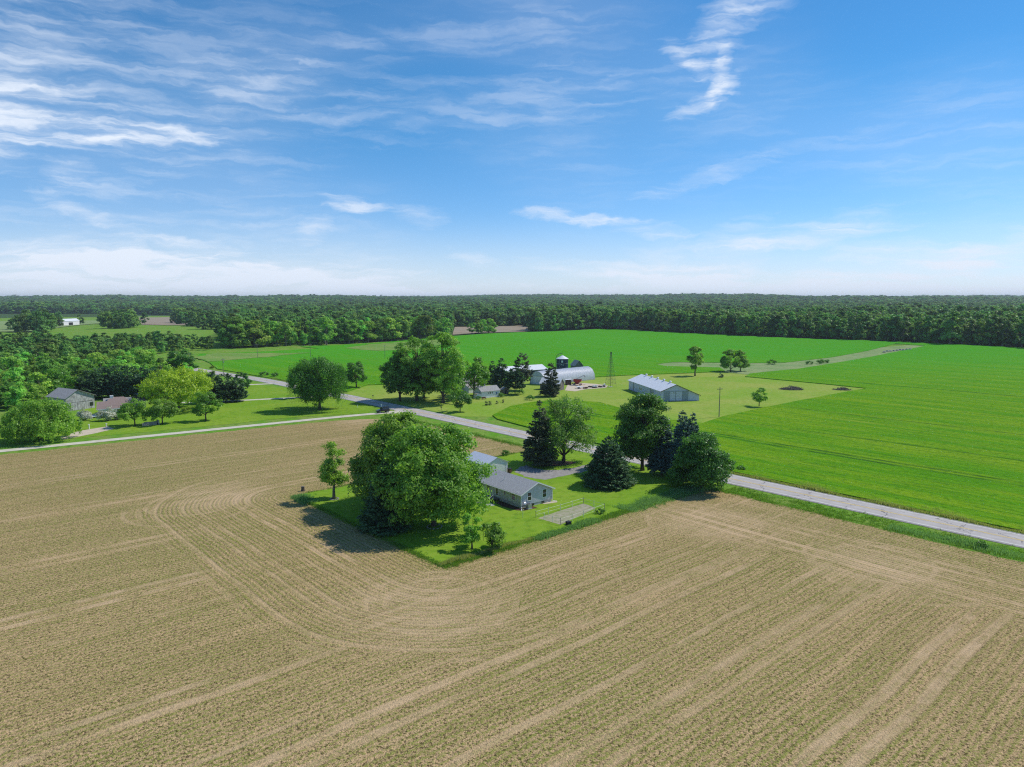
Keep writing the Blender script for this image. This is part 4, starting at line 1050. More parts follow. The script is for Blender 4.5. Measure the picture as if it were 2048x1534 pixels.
def sheds():
    a = G(1080, 779.5); b = G(1118, 782.); ang = math.atan2(b[1] - a[1], b[0] - a[0]); L = math.hypot(b[0] - a[0], b[1] - a[1])
    W_ = 5.2
    r = empty('wood_shed', (a[0] - W_ * math.sin(ang), a[1] + W_ * math.cos(ang), 0), ang - math.pi / 2, 'weathered grey wood shed with a pale metal roof before the arched barn', 'shed')
    gable(r, W_, L, 2.9, 4.9, 'wood_grey', 'roof_steel', .35, .08)
    M = wallM((W_, 0, 0), (0, 1), (1, 0)); panel(r, M, .7, 2.6, .05, 2.1, 'black_plastic', 'opening', .03); panel(r, M, 3.6, 4.5, 1.0, 1.9, 'glass', 'window', .03)
    M2 = wallM((0, L, 0), (1, 0), (0, 1)); panel(r, M2, 2.0, 3.2, .05, 2.1, 'deck_wood', 'door', .05)
    a = G(1150, 741); r2 = empty('wood_shed', (a[0], a[1], 0), math.radians(15), 'weathered gable peak showing behind the arched barn roof', 'shed')
    gable(r2, 4.6, 7., 2.6, 5.2, 'wood_grey', 'shingle_old', .3, .1)
    a = G(1132, 770); r3 = empty('lean_to', (a[0], a[1], 0), math.radians(4), 'small dark hut with a white roof between wood shed and grain auger', 'hut')
    MB().box(0, 2.4, 0, 2.4, 0, 2.3).build('wall', 'rust', r3); MB().prism([(-.2, 2.3), (2.6, 2.42), (2.6, 2.5), (-.2, 2.4)], -.25, 2.65).build('roof', 'roof_steel', r3)
    M = wallM((0, 0, 0), (1, 0), (0, -1)); window(r3, M, .4, 1.0, .6, .8, 'dark_steel', .07, False); window(r3, M, 1.4, 1.0, .6, .8, 'dark_steel', .07, False)
    a = G(1005.5, 788.5); r4 = empty('playhouse', (a[0], a[1], 0), math.radians(24), 'weathered little playhouse beside the small white cottage', 'playhouse')
    gable(r4, 2.6, 2.4, 1.9, 2.7, 'wood_grey', 'shingle_old', .25, .07)
    M = wallM((0, 0, 0), (1, 0), (0, -1)); panel(r4, M, .9, 1.6, .05, 1.6, 'black_plastic', 'door', .03); window(r4, M, .25, .9, .4, .5, 'white_trim', .05, False); window(r4, M, 1.9, .9, .4, .5, 'white_trim', .05, False)
sheds()
def cottage():
    a = G(963, 797); b = G(999.5, 793.5); ang = math.atan2(b[1] - a[1], b[0] - a[0]); L = math.hypot(b[0] - a[0], b[1] - a[1])
    W_ = 5.4
    r = empty('white_cottage', (a[0] - W_ * math.sin(ang), a[1] + W_ * math.cos(ang), 0), ang - math.pi / 2, 'small white cottage with a grey roof and three small windows on the farm lawn', 'cottage')
    rf = gable(r, W_, L, 2.7, 4.3, 'siding_white', 'shingle_old', .3, .1)
    M = wallM((W_, 0, 0), (0, 1), (1, 0))
    for k in range(3): window(r, M, 3.15 + k * .78, 1.55, .42, .62, 'white_trim', .06, False)
    # small blue ornament on the wall
    MB().add([M @ Vector(v) for v in ((6.7, .03, 1.75), (6.95, .03, 2.0), (7.2, .03, 1.9), (7.3, .03, 1.5), (7.05, .03, 1.35), (6.98, .03, 1.0), (6.86, .03, 1.0), (6.8, .03, 1.4))], [tuple(range(8))]).build('ornament', 'blue_paint', r)
    MB().box(1.6, 2.0, L * .42, L * .42 + .4, 3.4, 5.1).build('chimney', 'block', rf)
    MB().box(W_ - 2.6, W_ - .3, -1.9, -.01, 0, 1.9).build('wing', 'siding_white', r); MB().box(W_ - 2.75, W_ - .15, -2.05, -.01, 1.9, 2.0).build('wing_roof', 'shingle_old', r)
    p = G(968, 799); bn = empty('bench', (p[0], p[1], 0), ang, 'wooden bench against the front of the small white cottage', 'bench')
    MB().box(-.9, .9, -.25, .2, .42, .5).build('seat', 'rust', bn); MB().box(-.9, .9, .2, .26, .5, 1.0).build('backrest', 'rust', bn)
    for x in (-.8, .8):
        for y in (-.2, .18): MB().box(x - .05, x + .05, y - .05, y + .05, -.05, .42).build('leg', 'rust', bn)
    p = G(899, 782); f = empty('farmhouse', (p[0], p[1], 0), math.radians(-48), 'white two-storey farmhouse with a grey roof hidden behind the big maples', 'house')
    rf = gable(f, 8.2, 9.5, 4.6, 7.6, 'siding_white', 'shingle_old', .4, .12)
    for M in (wallM((0, 0, 0), (1, 0), (0, -1)), wallM((8.2, 0, 0), (0, 1), (1, 0))):
        for x in (1.4, 5.2):
            for z in (.9, 3.1): window(f, M, x, z, .9, 1.3)
    MB().box(3.6, 4.3, 3., 3.7, 6.5, 8.8).build('chimney', 'rust', rf)
    MB().prism([(8.21, 0), (11.6, 0), (11.6, 2.4), (8.21, 3.6)], 1., 8.).build('wing', 'siding_white', f); MB().prism([(8.21, 3.62), (11.9, 2.32), (11.9, 2.42), (8.21, 3.75)], .8, 8.2).build('wing_roof', 'shingle_old', f)
cottage()

def wheel(parent, x, y, z, rad, w_, name='wheel', rim='galvanised'):
    """a wheel standing in the y,z plane of its parent with a rim sub-part"""
    wb = MB(); prof = [(rad * .55, -w_), (rad * .93, -w_), (rad, -w_ * .6), (rad, w_ * .6), (rad * .93, w_), (rad * .55, w_)]
    M = Matrix.Translation((x, y, z)) @ Matrix.Rotation(math.pi / 2, 4, 'Y')
    o = wb.lathe(prof, 18, M).build(name, 'rubber', parent, True)
    MB().lathe([(0, w_ * .5), (rad * .4, w_ * .55), (rad * .57, w_ * .8), (rad * .57, -w_ * .8), (rad * .4, -w_ * .55), (0, -w_ * .5)], 14, M).build('rim', rim, o)
    return o
def machinery():
    p = G(1155, 770.5); r = empty('gravity_wagon', (p[0], p[1], 0), math.radians(75), 'red grain wagon with sloping sides among the farm machinery', 'wagon')
    MB().add([(-1.2,-1.6,1.7),(1.2,-1.6,1.7),(1.2,1.6,1.7),(-1.2,1.6,1.7),(-1.3,-1.75,2.6),(1.3,-1.75,2.6),(1.3,1.75,2.6),(-1.3,1.75,2.6),(-.5,-.3,.75),(.9,-.3,.75),(.9,.6,.75),(-.5,.6,.75)],
             [(0,1,5,4),(1,2,6,5),(2,3,7,6),(3,0,4,7),(0,8,9,1),(1,9,10,2),(2,10,11,3),(3,11,8,0),(8,11,10,9)]).build('hopper', 'red_paint', r)
    MB().box(-.85, .85, -1.9, 1.9, .55, .72).build('chassis', 'red_paint', r); MB().tube([(0, -1.9, .6), (0, -3.6, .35)], .06, 5).build('tongue', 'red_paint', r)
    for x in (-1., 1.):
        for y in (-1.4, 1.4): wheel(r, x, y, .42, .42, .13, rim='white_trim')
    a = G(1132, 769.5); r = empty('grain_auger', (a[0], a[1], 0), math.radians(12), 'grey grain auger tube slanting up over the red wagon', 'auger')
    MB().tube([(0, 0, .4), (8.6, 1.0, 3.9)], .16, 8).build('tube', 'galvanised', r); MB().box(-.5, .4, -.4, .4, .1, .7).build('hopper', 'galvanised', r)
    MB().tube([(8.6, 1., 3.9), (9.1, 1.05, 3.5), (9.1, 1.05, 3.1)], .15, 6).build('spout', 'dark_steel', r)
    for s in (-1, 1): wheel(r, 3.4, .35 + s * 1.0, .35, .35, .1); MB().tube([(3.4, .35 + s * 1.0, .35), (5.2, .6, 2.4)], .04, 4).build('strut', 'dark_steel', r)
    a = G(1159, 777.5); r = empty('flat_trailer', (a[0], a[1], 0), math.radians(100), 'white flatbed trailer at the near end of the machinery row', 'trailer')
    MB().box(-.9, .9, -1.4, 1.4, .75, .95).build('bed', 'roof_steel', r); MB().tube([(0, -1.4, .7), (0, -2.6, .5)], .05, 5).build('tongue', 'dark_steel', r)
    for x in (-.8, .8): wheel(r, x, .3, .36, .36, .12)
    rnd = random.Random(4)
    for k, (px_, py_, nm, lb) in enumerate(((1172,777.5,'disc_harrow','rusty disc harrow right of the white flatbed trailer'), (1182,775.,'plough','dark plough frame in the middle of the machinery row'), (1190,776,'hay_rake','pale hay rake in the middle of the machinery row'),
                               (1201,774.5,'field_cultivator','rusty cultivator near the right end of the machinery row'), (1209,773.5,'seed_drill','pale seed drill at the right end of the machinery row'))):
        a = G(px_, py_); r = empty(nm, (a[0], a[1], 0), rnd.uniform(0, 3), lb, 'farm implement')
        mt = ('rust', 'dark_steel', 'roof_steel', 'rust', 'roof_steel')[k]
        MB().box(-1.1, 1.1, -.06, .06, .55, .67).box(-.06, .06, -1.2, 1., .56, .66).box(-1.1, 1.1, .7, .8, .55, .67).build('frame', mt, r)
        for j in range(6): MB().lathe([(0, 0), (.28, .03), (.3, .05), (0, .02)], 12, Matrix.Translation((-.95 + j * .38, rnd.uniform(-.1, .1), .3)) @ Matrix.Rotation(1.5, 4, 'Y')).build('disc', 'dark_steel' if k % 2 else 'rust', r)
        if k in (2, 4): MB().prism([(-1., .7), (1., .7), (1.15, 1.2), (-1.15, 1.2)], -.35, .35).build('seed_box', mt, r)
        for x in (-1.2, 1.2): wheel(r, x, .4, .3, .3, .08)
machinery()
def windmill():
    a = G(1221, 774); r = empty('windmill_tower', (a[0], a[1], 0), math.radians(20), 'tall thin steel lattice tower standing right of the farm machinery', 'tower')
    Ht = 15.; b = 1.75
    def leg(s, t, z): k = b * (1 - z / Ht) + .12; return (s * k, t * k, z)
    for s in (-1, 1):
        for t in (-1, 1): MB().tube([leg(s, t, -.2), leg(s, t, Ht * .98)], .04, 4).build('leg', 'tower_steel', r)
    c = ((-1,-1),(1,-1),(1,1),(-1,1))
    zs = [1.6, 3.4, 5.2, 7., 8.8, 10.6, 12.2, 13.6]
    for i, z in enumerate(zs):
        mb = MB()
        for k in range(4): mb.tube([leg(*c[k], z), leg(*c[(k + 1) % 4], z)], .03, 4)
        mb.build('girt', 'tower_steel', r)
        z2 = zs[i + 1] if i + 1 < len(zs) else 14.6
        mb = MB()
        for k in range(4):
            mb.tube([leg(*c[k], z), leg(*c[(k + 1) % 4], z2)], .018, 4); mb.tube([leg(*c[(k + 1) % 4], z), leg(*c[k], z2)], .018, 4)
        mb.build('brace', 'tower_steel', r)
    MB().tube([(0, 0, 0), (0, 0, 14.6)], .09, 6).build('pump_rod', 'dark_steel', r)
    MB().box(-.5, .5, -.5, .5, 14.3, 14.4).build('platform', 'timber', r); MB().box(-.18, .18, -.3, .3, 14.4, 15.3).build('gearbox', 'dark_steel', r)
    MB().box(-.9, .9, -.9, .9, -.1, .15).build('pad', 'concrete', r)
windmill()
def poles():
    for k, (px_, py_, h, rz, lb) in enumerate(((1438,834,9.8,.4,'tall bare utility pole on the mown yard right of the pole barn'), (447,753,9.,.9,'utility pole with a lamp beside the road above the dark pines'), (621,716,9.,.8,'utility pole in the crop field above the drooping elm'),
                                         (515,717,9.,.8,'utility pole at the left end of the far crop field'), (770,718,9.,.8,'utility pole in the crop field left of the farm maples'))):
        x, y = G(px_, py_); r = empty('utility_pole', (x, y, Hf(x, y)), rz, lb, 'utility pole', 'utility poles')
        MB().tube([(0, 0, -.3), (0, 0, h)], [.16, .10], 8).build('pole', 'pole_wood', r)
        ca = MB().box(-1.1, 1.1, -.12, -.01, h - .75, h - .6).build('crossarm', 'pole_wood', r)
        for x_ in (-1., -.45, .45, 1.): MB().lathe([(0, .16), (.06, .13), (.06, 0), (0, 0)], 8, Matrix.Translation((x_, -.06, h - .6))).build('insulator', 'galvanised', ca)
        if k == 1: MB().lathe([(0, .5), (.22, .42), (.22, -.25), (0, -.3)], 12, Matrix.Translation((.35, -.2, h - 2.))).build('transformer', 'galvanised', r)
poles()

# ------------------------------------------------------------------ the brown-roofed house and the old barn
def lefthouse():
    a = G(197.5, 834.5); b = G(272, 829.5); ang = math.atan2(b[1] - a[1], b[0] - a[0]) - .02; L = 13.2; W_ = 7.2
    r = empty('brown_roof_house', (a[0] - W_ * math.sin(ang), a[1] + W_ * math.cos(ang), 0), ang - math.pi / 2, 'white house with brown shingle roofs and a chimney among the trees at left', 'house')
    rf = gable(r, W_, L, 2.7, 4.5, 'siding_tan', 'shingle_brown', .5, .12, 'block', z0=.4)
    MB().box(W_ + .504, W_ + .6, -.5, L + .5, 2.36, 2.6).build('fascia', 'white_trim', r)
    M = wallM((W_, 0, 0), (0, 1), (1, 0)); MB().box(0, L, .004, .03, .4, 2.44, M).build('front_wall', 'siding_white', r)
    M = wallM((W_ + .03, 0, 0), (0, 1), (1, 0))
    for u in (5.3, 9.4): window(r, M, u, 1.1, 1.2, 1.1)
    dr = panel(r, M, 7.3, 8.2, .45, 2.35, 'dark_steel', 'door', .04); MB().box(7.4, 7.45, .04, .08, 1.3, 1.4, M).build('handle', 'galvanised', dr)
    MB().prism([(-3.5, .2), (W_ - 1.5, .2), (W_ - 1.5, 2.7), (.2, 5.2), (-3.5, 2.9)], 1.2, 9.5).build('rear_wing', 'siding_tan', r)
    hip = [(-4., 2.8), (W_ - 1.2, 2.62)]
    vs = [(-4.1, .7, 2.75), (W_ - 1.1, .7, 3.4), (W_ - 1.1, 10.2, 3.4), (-4.1, 10.2, 2.75), (1.2, 3.6, 5.6), (1.2, 7.2, 5.6)]
    rr = MB().add(vs, [(0, 1, 4), (1, 2, 5, 4), (2, 3, 5), (3, 0, 4, 5), (0, 3, 2, 1)]).build('rear_roof', 'shingle_brown', r)
    MB().box(1.0, 1.9, 3.2, 4.2, 4.6, 6.2).build('chimney', 'white_trim', rr)
    # deck with white railing at the left end
    dk = MB().box(W_ - 3.2, W_ + 1.3, -2.4, 2.2, .35, .5).build('deck', 'white_trim', r)
    for x, y in ((W_ + 1.2, -2.3), (W_ + 1.2, -.8), (W_ + 1.2, .7), (W_ + 1.2, 2.1), (W_ - 1., -2.3), (W_ - 3.1, -2.3)): MB().box(x - .06, x + .06, y - .06, y + .06, -.2, 1.4).build('post', 'white_trim', dk)
    MB().box(W_ + 1.16, W_ + 1.24, -2.2, 2.1, 1.28, 1.36).build('rail', 'white_trim', dk); MB().box(W_ - 3.1, W_ + 1.15, -2.34, -2.26, 1.28, 1.36).build('rail', 'white_trim', dk)
    a = G(133, 823); b = G(190, 815.5); ang = math.atan2(b[1] - a[1], b[0] - a[0]); W_ = math.hypot(b[0] - a[0], b[1] - a[1])
    o = empty('old_barn', (a[0], a[1], 0), ang, 'old barn with peeling whitewashed boards behind the brown-roofed house', 'barn')
    gable(o, W_, 11., 4.6, 7.0, 'siding_old', 'shingle_old', .55, .12, rx=W_ * .4)
    M = wallM((0, 0, 0), (1, 0), (0, -1))
    panel(o, M, W_ * .15, W_ * .5, .05, 2.7, 'siding_old', 'sliding_door', .07); panel(o, M, W_ * .82, W_ * .94, .9, 2.2, 'glass', 'window', .04)
    MB().box(W_ * .1, W_ * .92, .0, .05, 2.75, 2.87, M).build('door_track', 'wood_grey', o)
    a = G(276, 800); sh = empty('garden_shed', (a[0], a[1], 0), ang, 'small dark shed with a white roof under the pines behind the house', 'shed')
    gable(sh, 3., 3., 2.2, 2.9, 'wood_grey', 'roof_steel', .2, .08)
    # sand court posts, timber benches
    for k, (px_, py_, h, lb) in enumerate(((162, 858, 2.3, 'tallest white post at the back of the sand court'), (178.5, 858.5, 1.4, 'short white post in the middle of the sand court edge'), (213, 854, 1.0, 'stub of a white post at the right end of the sand court'))):
        x, y = G(px_, py_); pp = empty('court_post', (x, y, 0), 0, lb, 'post', 'white posts of the sand court')
        MB().tube([(0, 0, -.2), (0, 0, h)], .14, 8).build('shaft', 'white_trim', pp); MB().box(-.22, .22, -.22, .22, h, h + .08).build('cap', 'white_trim', pp)
    x, y = G(301, 850); t = empty('timber_seat', (x, y, 0), math.radians(38), 'pile of grey timbers forming a low seat between the apple trees', 'timber seat')
    for k in range(3):
        MB().box(-2.4, 1.6, -.9 + .1 * k, -.55 + .1 * k, .0 + .3 * k, .28 + .3 * k).build('timber', 'timber', t); MB().box(-1.6, 2.2, .6, .95, .0 + .3 * k, .28 + .3 * k).build('timber', 'timber', t)
    MB().box(2.0, 2.35, -1., 1., 0, 1.3).build('end_panel', 'timber', t); MB().box(-2.3, 2., -.5, .55, .62, .74).build('seat', 'timber', t)
    for k, (p0, p1, wd, lb) in enumerate((((113, 653), (147, 651), 9., 'long white-roofed shed on the far farm at the upper left'), ((78, 652), (104, 651.5), 8., 'shorter white-roofed shed on the far farm at the upper left'))):
        a = G(*p0); b = G(*p1); ang = math.atan2(b[1] - a[1], b[0] - a[0]) ; L = math.hypot(b[0] - a[0], b[1] - a[1])
        f = empty('farm_shed', (a[0], a[1], Hf(*a)), ang - math.pi / 2, lb, 'shed', 'sheds of the far farm')
        gable(f, wd, L, 6.6 - k, 9.4 - k * 1.4, 'siding_white', 'roof_steel', .5, .15)
        M = wallM((wd, 0, 0), (0, 1), (1, 0)); panel(f, M, L * .35, L * .6, .1, 4.5, 'black_plastic', 'opening', .05)
lefthouse()

# ------------------------------------------------------------------ black four-door car on the drive
def car():
    x, y = G(765.5, 825.3); r = empty('parked_car', (x, y, .06), math.radians(38 + 90), 'black boxy four-door car on the gravel drive near the road', 'car')
    # local +y is forward
    MB().prism([(-.93, .52), (.93, .52), (.93, 1.02), (.84, 1.08), (-.84, 1.08), (-.93, 1.02)], -2.15, .98).build('body', 'black_paint', r)
    MB().add([(-.78,.981,.55),(.78,.981,.55),(.78,.981,1.12),(-.78,.981,1.12),(-.66,2.05,.55),(.66,2.05,.55),(.66,2.05,1.0),(-.66,2.05,1.0)], [(0,1,2,3),(4,7,6,5),(0,4,5,1),(1,5,6,2),(2,6,7,3),(3,7,4,0)]).build('hood', 'black_paint', r)
    MB().add([(-.82,-2.1,1.082),(.82,-2.1,1.082),(.82,.75,1.082),(-.82,.75,1.082),(-.70,-2.0,1.80),(.70,-2.0,1.80),(.70,.35,1.80),(-.70,.35,1.80)], [(0,3,2,1),(4,5,6,7),(0,1,5,4),(1,2,6,5),(2,3,7,6),(3,0,4,7)]).build('cabin', 'black_plastic', r)
    MB().box(-.74, .74, -2.04, .42, 1.803, 1.86).build('roof', 'black_paint', r)
    for s in (-1, 1):
        for y0, y1 in ((-1.95, -1.2), (-1.1, -.3), (-.2, .45)):
            MB().add([(s * .835, y0, 1.14), (s * .835, y1, 1.14), (s * .728, y1 - .06, 1.72), (s * .728, y0, 1.72)], [(0, 1, 2, 3)]).build('window', 'glass', r)
        for y0, y1 in ((-1.15, -.27), (-.24, .68)):
            d = MB().box(s * .93 - .012, s * .93 + .012, y0, y1, .56, 1.0).build('door', 'black_paint', r); MB().box(s * .945 - .02, s * .945 + .02, y0 + .05, y0 + .2, .9, .94).build('handle', 'dark_steel', d)
        MB().box(s * .55 - .16, s * .55 + .16, 2.052, 2.075, .74, .94).build('headlight', 'white_trim', r)
        MB().box(s * .78 - .1, s * .78 + .1, -2.18, -2.152, .8, 1.0).build('tail_light', 'red_paint', r)
        MB().box(s * .98 - .1, s * .98 + .08, .52, .6, 1.1, 1.28).build('mirror', 'black_plastic', r)
        for yy in (-1.45, 1.45):
            wheel(r, s * .80, yy, .40, .40, .13)
            MB().prism([(-.52, .62), (-.40, .86), (.40, .86), (.52, .62), (.47, .60), (.36, .81), (-.36, .81), (-.47, .60)], s * .95 - .13, s * .95 + .02, Matrix.Translation((0, yy, 0)) @ Matrix.Rotation(-math.pi / 2, 4, 'Z')).build('fender', 'black_plastic', r)
    MB().add([(-.74, .77, 1.12), (.74, .77, 1.12), (.66, .40, 1.76), (-.66, .40, 1.76)], [(0, 1, 2, 3)]).build('windscreen', 'glass', r)
    MB().box(-.88, .88, 2.06, 2.28, .48, .68).build('front_bumper', 'black_plastic', r); MB().box(-.88, .88, -2.32, -2.16, .48, .68).build('rear_bumper', 'black_plastic', r)
    MB().box(-.36, .36, 2.05, 2.07, .70, .98).build('grille', 'galvanised', r)
    sp = MB().lathe([(.2, -.1), (.38, -.1), (.40, 0), (.38, .1), (.2, .1)], 18, Matrix.Translation((.1, -2.3, 1.05)) @ Matrix.Rotation(math.pi / 2, 4, 'X')).build('spare_wheel', 'rubber', r, True)
    MB().lathe([(0, .06), (.22, .05), (.22, -.05), (0, -.06)], 14, Matrix.Translation((.1, -2.32, 1.05)) @ Matrix.Rotation(math.pi / 2, 4, 'X')).build('rim', 'galvanised', sp)
car()

# ------------------------------------------------------------------ small things
def fence():
    c = [G(1072, 1035.5), G(1167, 1007.8), G(1209, 1020.5), G(1121.5, 1050.5)]
    ctr = (sum(p[0] for p in c) / 4, sum(p[1] for p in c) / 4)
    r = empty('garden_fence', (*ctr, 0), 0, 'rope fence on thin pale posts round the bare garden bed', 'fence')
    L = lambda p: (p[0] - ctr[0], p[1] - ctr[1])
    for (a, b), n in zip(((c[0], c[1]), (c[1], c[2]), (c[2], c[3]), (c[3], c[0])), (4, 2, 4, 3)):
        for k in range(n):
            t = k / n; x, y = L((a[0] + (b[0] - a[0]) * t, a[1] + (b[1] - a[1]) * t))
            MB().tube([(x, y, -.2), (x + .03 * ((k % 3) - 1), y, 1.3)], .045, 6).build('post', 'fence_tape' if k else 'pole_wood', r)
        p, q = L(a), L(b)
        for z in (.55, 1.15):
            mid = ((p[0] + q[0]) / 2, (p[1] + q[1]) / 2, z - .08)
            MB().tube([(*p, z), mid, (*q, z)], .014 if z < 1.1 else .02, 4).build('rope', 'fence_tape', r)
    p = G(1122, 1053.5); b = empty('compost_bin', (*p, 0), .6, 'small black bin at the near corner of the garden fence', 'bin')
    x, y = G(1137, 1049.5); b.location = (x, y, 0)
    MB().prism([(-.4, 0), (.4, 0), (.34, .55), (-.34, .55)], -.35, .35).build('tub', 'black_plastic', b); MB().box(-.4, .4, -.4, .4, .55, .61).build('lid', 'black_plastic', b)
    x, y = G(1045.5, 1036); s = empty('lawn_post', (x, y, 0), .5, 'single thin pale post on the lawn before the grey house', 'post')
    MB().tube([(0, 0, -.2), (0, 0, 1.5)], .04, 6).build('shaft', 'fence_tape', s); MB().box(-.25, .25, -.03, .03, 1.42, 1.5).build('arm', 'fence_tape', s)
    x, y = G(967, 1082); s = empty('bird_feeder', (x, y, 0), .5, 'thin dark feeder pole beside the small round bushy tree', 'bird feeder')
    MB().tube([(0, 0, -.2), (0, 0, 2.6), (.15, 0, 2.8), (.35, 0, 2.7)], .025, 5).build('pole', 'dark_steel', s); MB().lathe([(0, .3), (.16, .16), (.1, .14), (.1, -.1), (0, -.12)], 10, Matrix.Translation((.35, 0, 2.35))).build('feeder', 'rust', s)
fence()
def smallthings():
    for k, (px_, py_, lb) in enumerate(((746, 797, 'dark mailbox on a post across the road left of the farm maples'), (882.5, 821, 'dark mailbox on a post across the road near the small round tree'))):
        x, y = G(px_, py_); r = empty('mailbox', (x, y, 0), math.radians(40), lb, 'mailbox', 'mailboxes')
        MB().box(-.06, .06, -.06, .06, -.2, 1.05).build('post', 'pole_wood', r); MB().prism([(-.12, 1.05), (.12, 1.05), (.12, 1.22), (.07, 1.32), (-.07, 1.32), (-.12, 1.22)], -.3, .3).build('box', 'black_plastic', r)
    x, y = G(763, 815); r = empty('address_post', (x, y, 0), 0, 'white marker post between the black car and the road', 'post'); MB().box(-.09, .09, -.09, .09, -.2, 1.25).build('shaft', 'white_trim', r); MB().box(-.3, .3, -.11, -.095, .9, 1.2).build('plate', 'white_trim', r)
    x, y = G(716, 816); r = empty('marker_stake', (x, y, 0), .3, 'thin white stake on the lawn left of the black car', 'stake'); MB().tube([(0, 0, -.2), (-.2, 0, 1.1)], .05, 5).build('shaft', 'white_trim', r); MB().box(-.28, -.1, -.02, .02, .85, 1.12).build('flag', 'white_trim', r)
    rnd = random.Random(9)
    for px_, py_, rad, n, lb in ((1583, 779, 3.2, 320, 'larger dark pile of brush on the mown corner right of the small tree'), (1685, 780, 2.2, 150, 'smaller flat brush pile near the tip of the mown corner')):
        x, y = G(px_, py_); r = empty('brush_pile', (x, y, 0), 0, lb, 'brush pile', 'brush piles')
        mb = MB()
        for k in range(n):
            a = rnd.uniform(0, 6.28); rr = rad * math.sqrt(rnd.random()); h = (1 - rr / rad) * rad * .55 * rnd.random()
            d = Vector((rnd.gauss(0, 1), rnd.gauss(0, 1), rnd.gauss(0, .35))).normalized() * rnd.uniform(.5, 1.4)
            p = Vector((rr * math.cos(a) * 1.5, rr * math.sin(a), h + .08)); mb.tube([p - d, p + d * .2 + Vector((0, 0, .1)), p + d], [.07, .05, .02], 4, False)
        mb.build('branches', 'twig', r)['kind'] = 'stuff'
        MB().lathe([(rad * .7, -.1), (rad * .45, rad * .14), (rad * .2, rad * .24), (0, rad * .26)], 12, Matrix.Scale(1.4, 4, (1, 0, 0))).build('core', 'twig', r)
    for k in range(9):
        x, y = G(1768 + k * 6.5, 706.5 - k * .55 + rnd.uniform(-.8, .8)); r = empty('field_stone', (x, y, Hf(x, y) + .1), rnd.uniform(0, 6), ['first', 'second', 'third', 'fourth', 'fifth', 'sixth', 'seventh', 'eighth', 'last'][k] + ' grey boulder from the left in the stone row on the weed strip', 'boulder', 'boulders on the weed strip')
        me = MB(); me.lathe([(0, -.3), (.9, -.1), (1.1, .35), (.7, .85), (0, 1.0)], 9)
        me.v = [(v[0] * rnd.uniform(.8, 1.3), v[1] * rnd.uniform(.7, 1.1), v[2] * rnd.uniform(.7, 1.1)) for v in me.v]
        me.build('boulder', 'stone', r)
    x, y = G(606, 982); r = empty('weathered_stump', (x, y, 0), 0, 'weathered stump in the tall grass at the left corner of the lawn', 'stump')
    MB().lathe([(.5, -.1), (.36, .25), (.33, .8), (0, .82)], 10).build('trunk', 'bark', r); MB().box(-.3, .3, -.25, .25, .82, .95).build('cap', 'bark_grey', r)
    for px_, py_, nm, lb in ((669, 998.5, 'tree_ring', 'stone ring round the foot of the slender young tree'), (869, 1054, 'tree_ring', 'dark stone ring round the trunk of the huge maple')):
        x, y = G(px_, py_); r = empty(nm, (x, y, .04), 0, lb, 'edging')
        for k in range(12):
            a = k * math.pi / 6; rr = .75 if nm and px_ < 700 else 1.25
            MB().box(-.17, .17, -.1, .1, -.05, .14, Matrix.Translation((rr * math.cos(a), rr * math.sin(a), 0)) @ Matrix.Rotation(a + 1.57, 4, 'Z')).build('stone', 'stone', r)
smallthings()

# ------------------------------------------------------------------ tall grass (nobody could count it)
def tufts(name, pts, h, mat, label, seed=1, blades=7, wd=.035, lean=.35):
    rng = np.random.default_rng(seed); pts = np.asarray(pts); n = len(pts)
    idx = np.repeat(np.arange(n), blades); m = len(idx)
    base = np.zeros((m, 3)); base[:, :2] = pts[idx, :2] + rng.normal(size=(m, 2)) * .16
    hh = h * (pts[idx, 2] if pts.shape[1] > 2 else 1.) * rng.uniform(.5, 1.15, m)
    a = rng.uniform(0, 6.28, m); side = np.stack([np.cos(a), np.sin(a), np.zeros(m)], 1)
    b = rng.uniform(0, 6.28, m); ln = np.stack([np.cos(b), np.sin(b), np.zeros(m)], 1) * (hh * lean * rng.random(m))[:, None]
    up = np.array((0, 0, 1.)) * hh[:, None]
    w_ = wd * rng.uniform(.7, 1.6, m)[:, None]
    base[:, 2] = H(base[:, 0], base[:, 1])
    V = np.stack([base - side * w_, base + side * w_, base + side * w_ * .7 + up * .6 + ln * .5, base + up + ln], 1).reshape(-1, 3)
    me = quad_mesh(name, V, np.arange(len(V)).reshape(-1, 4))
    at_ = me.attributes.new('var', 'FLOAT', 'POINT'); at_.data.foreach_set('value', np.repeat(np.clip(rng.normal(.5, .22, m), 0, 1), 4).astype(np.float32))
    o = link(name, me, mat); tag(o, label, 'grass', kind='stuff')
    return o
R_ = np.random.default_rng(77)
def strip_pts(s0, q0, s1, q1, wd, n, hv=.35):
    t = R_.random(n); d = np.hypot(s1 - s0, q1 - q0); ns, nq = -(q1 - q0) / d, (s1 - s0) / d
    o = R_.normal(size=n) * wd
    s = s0 + (s1 - s0) * t + ns * o; q = q0 + (q1 - q0) * t + nq * o
    k = np.clip(1 + hv * np.sin(s * .7 + q * .5) + hv * .6 * np.sin(s * .23 - q * .31), .35, 2)
    return np.stack([WX * s + WY * q, WY * s - WX * q, k], 1)
tufts('tall_grass', np.concatenate([strip_pts(57.2, -129, 57.2, -80, .35, 1500), strip_pts(57, -80, 122, -79.6, .55, 4200), strip_pts(122.8, -78, 122.6, 40, .7, 3000), strip_pts(125.5, -76, 125.5, 40, 1.2, 3000), strip_pts(122, -131, 122, -190, .8, 1500), strip_pts(118, -129.3, 60, -129.3, .3, 600)]), .27, 'grass_blade', 'uncut green grass along the edges of the lawn and the near verge', 3)
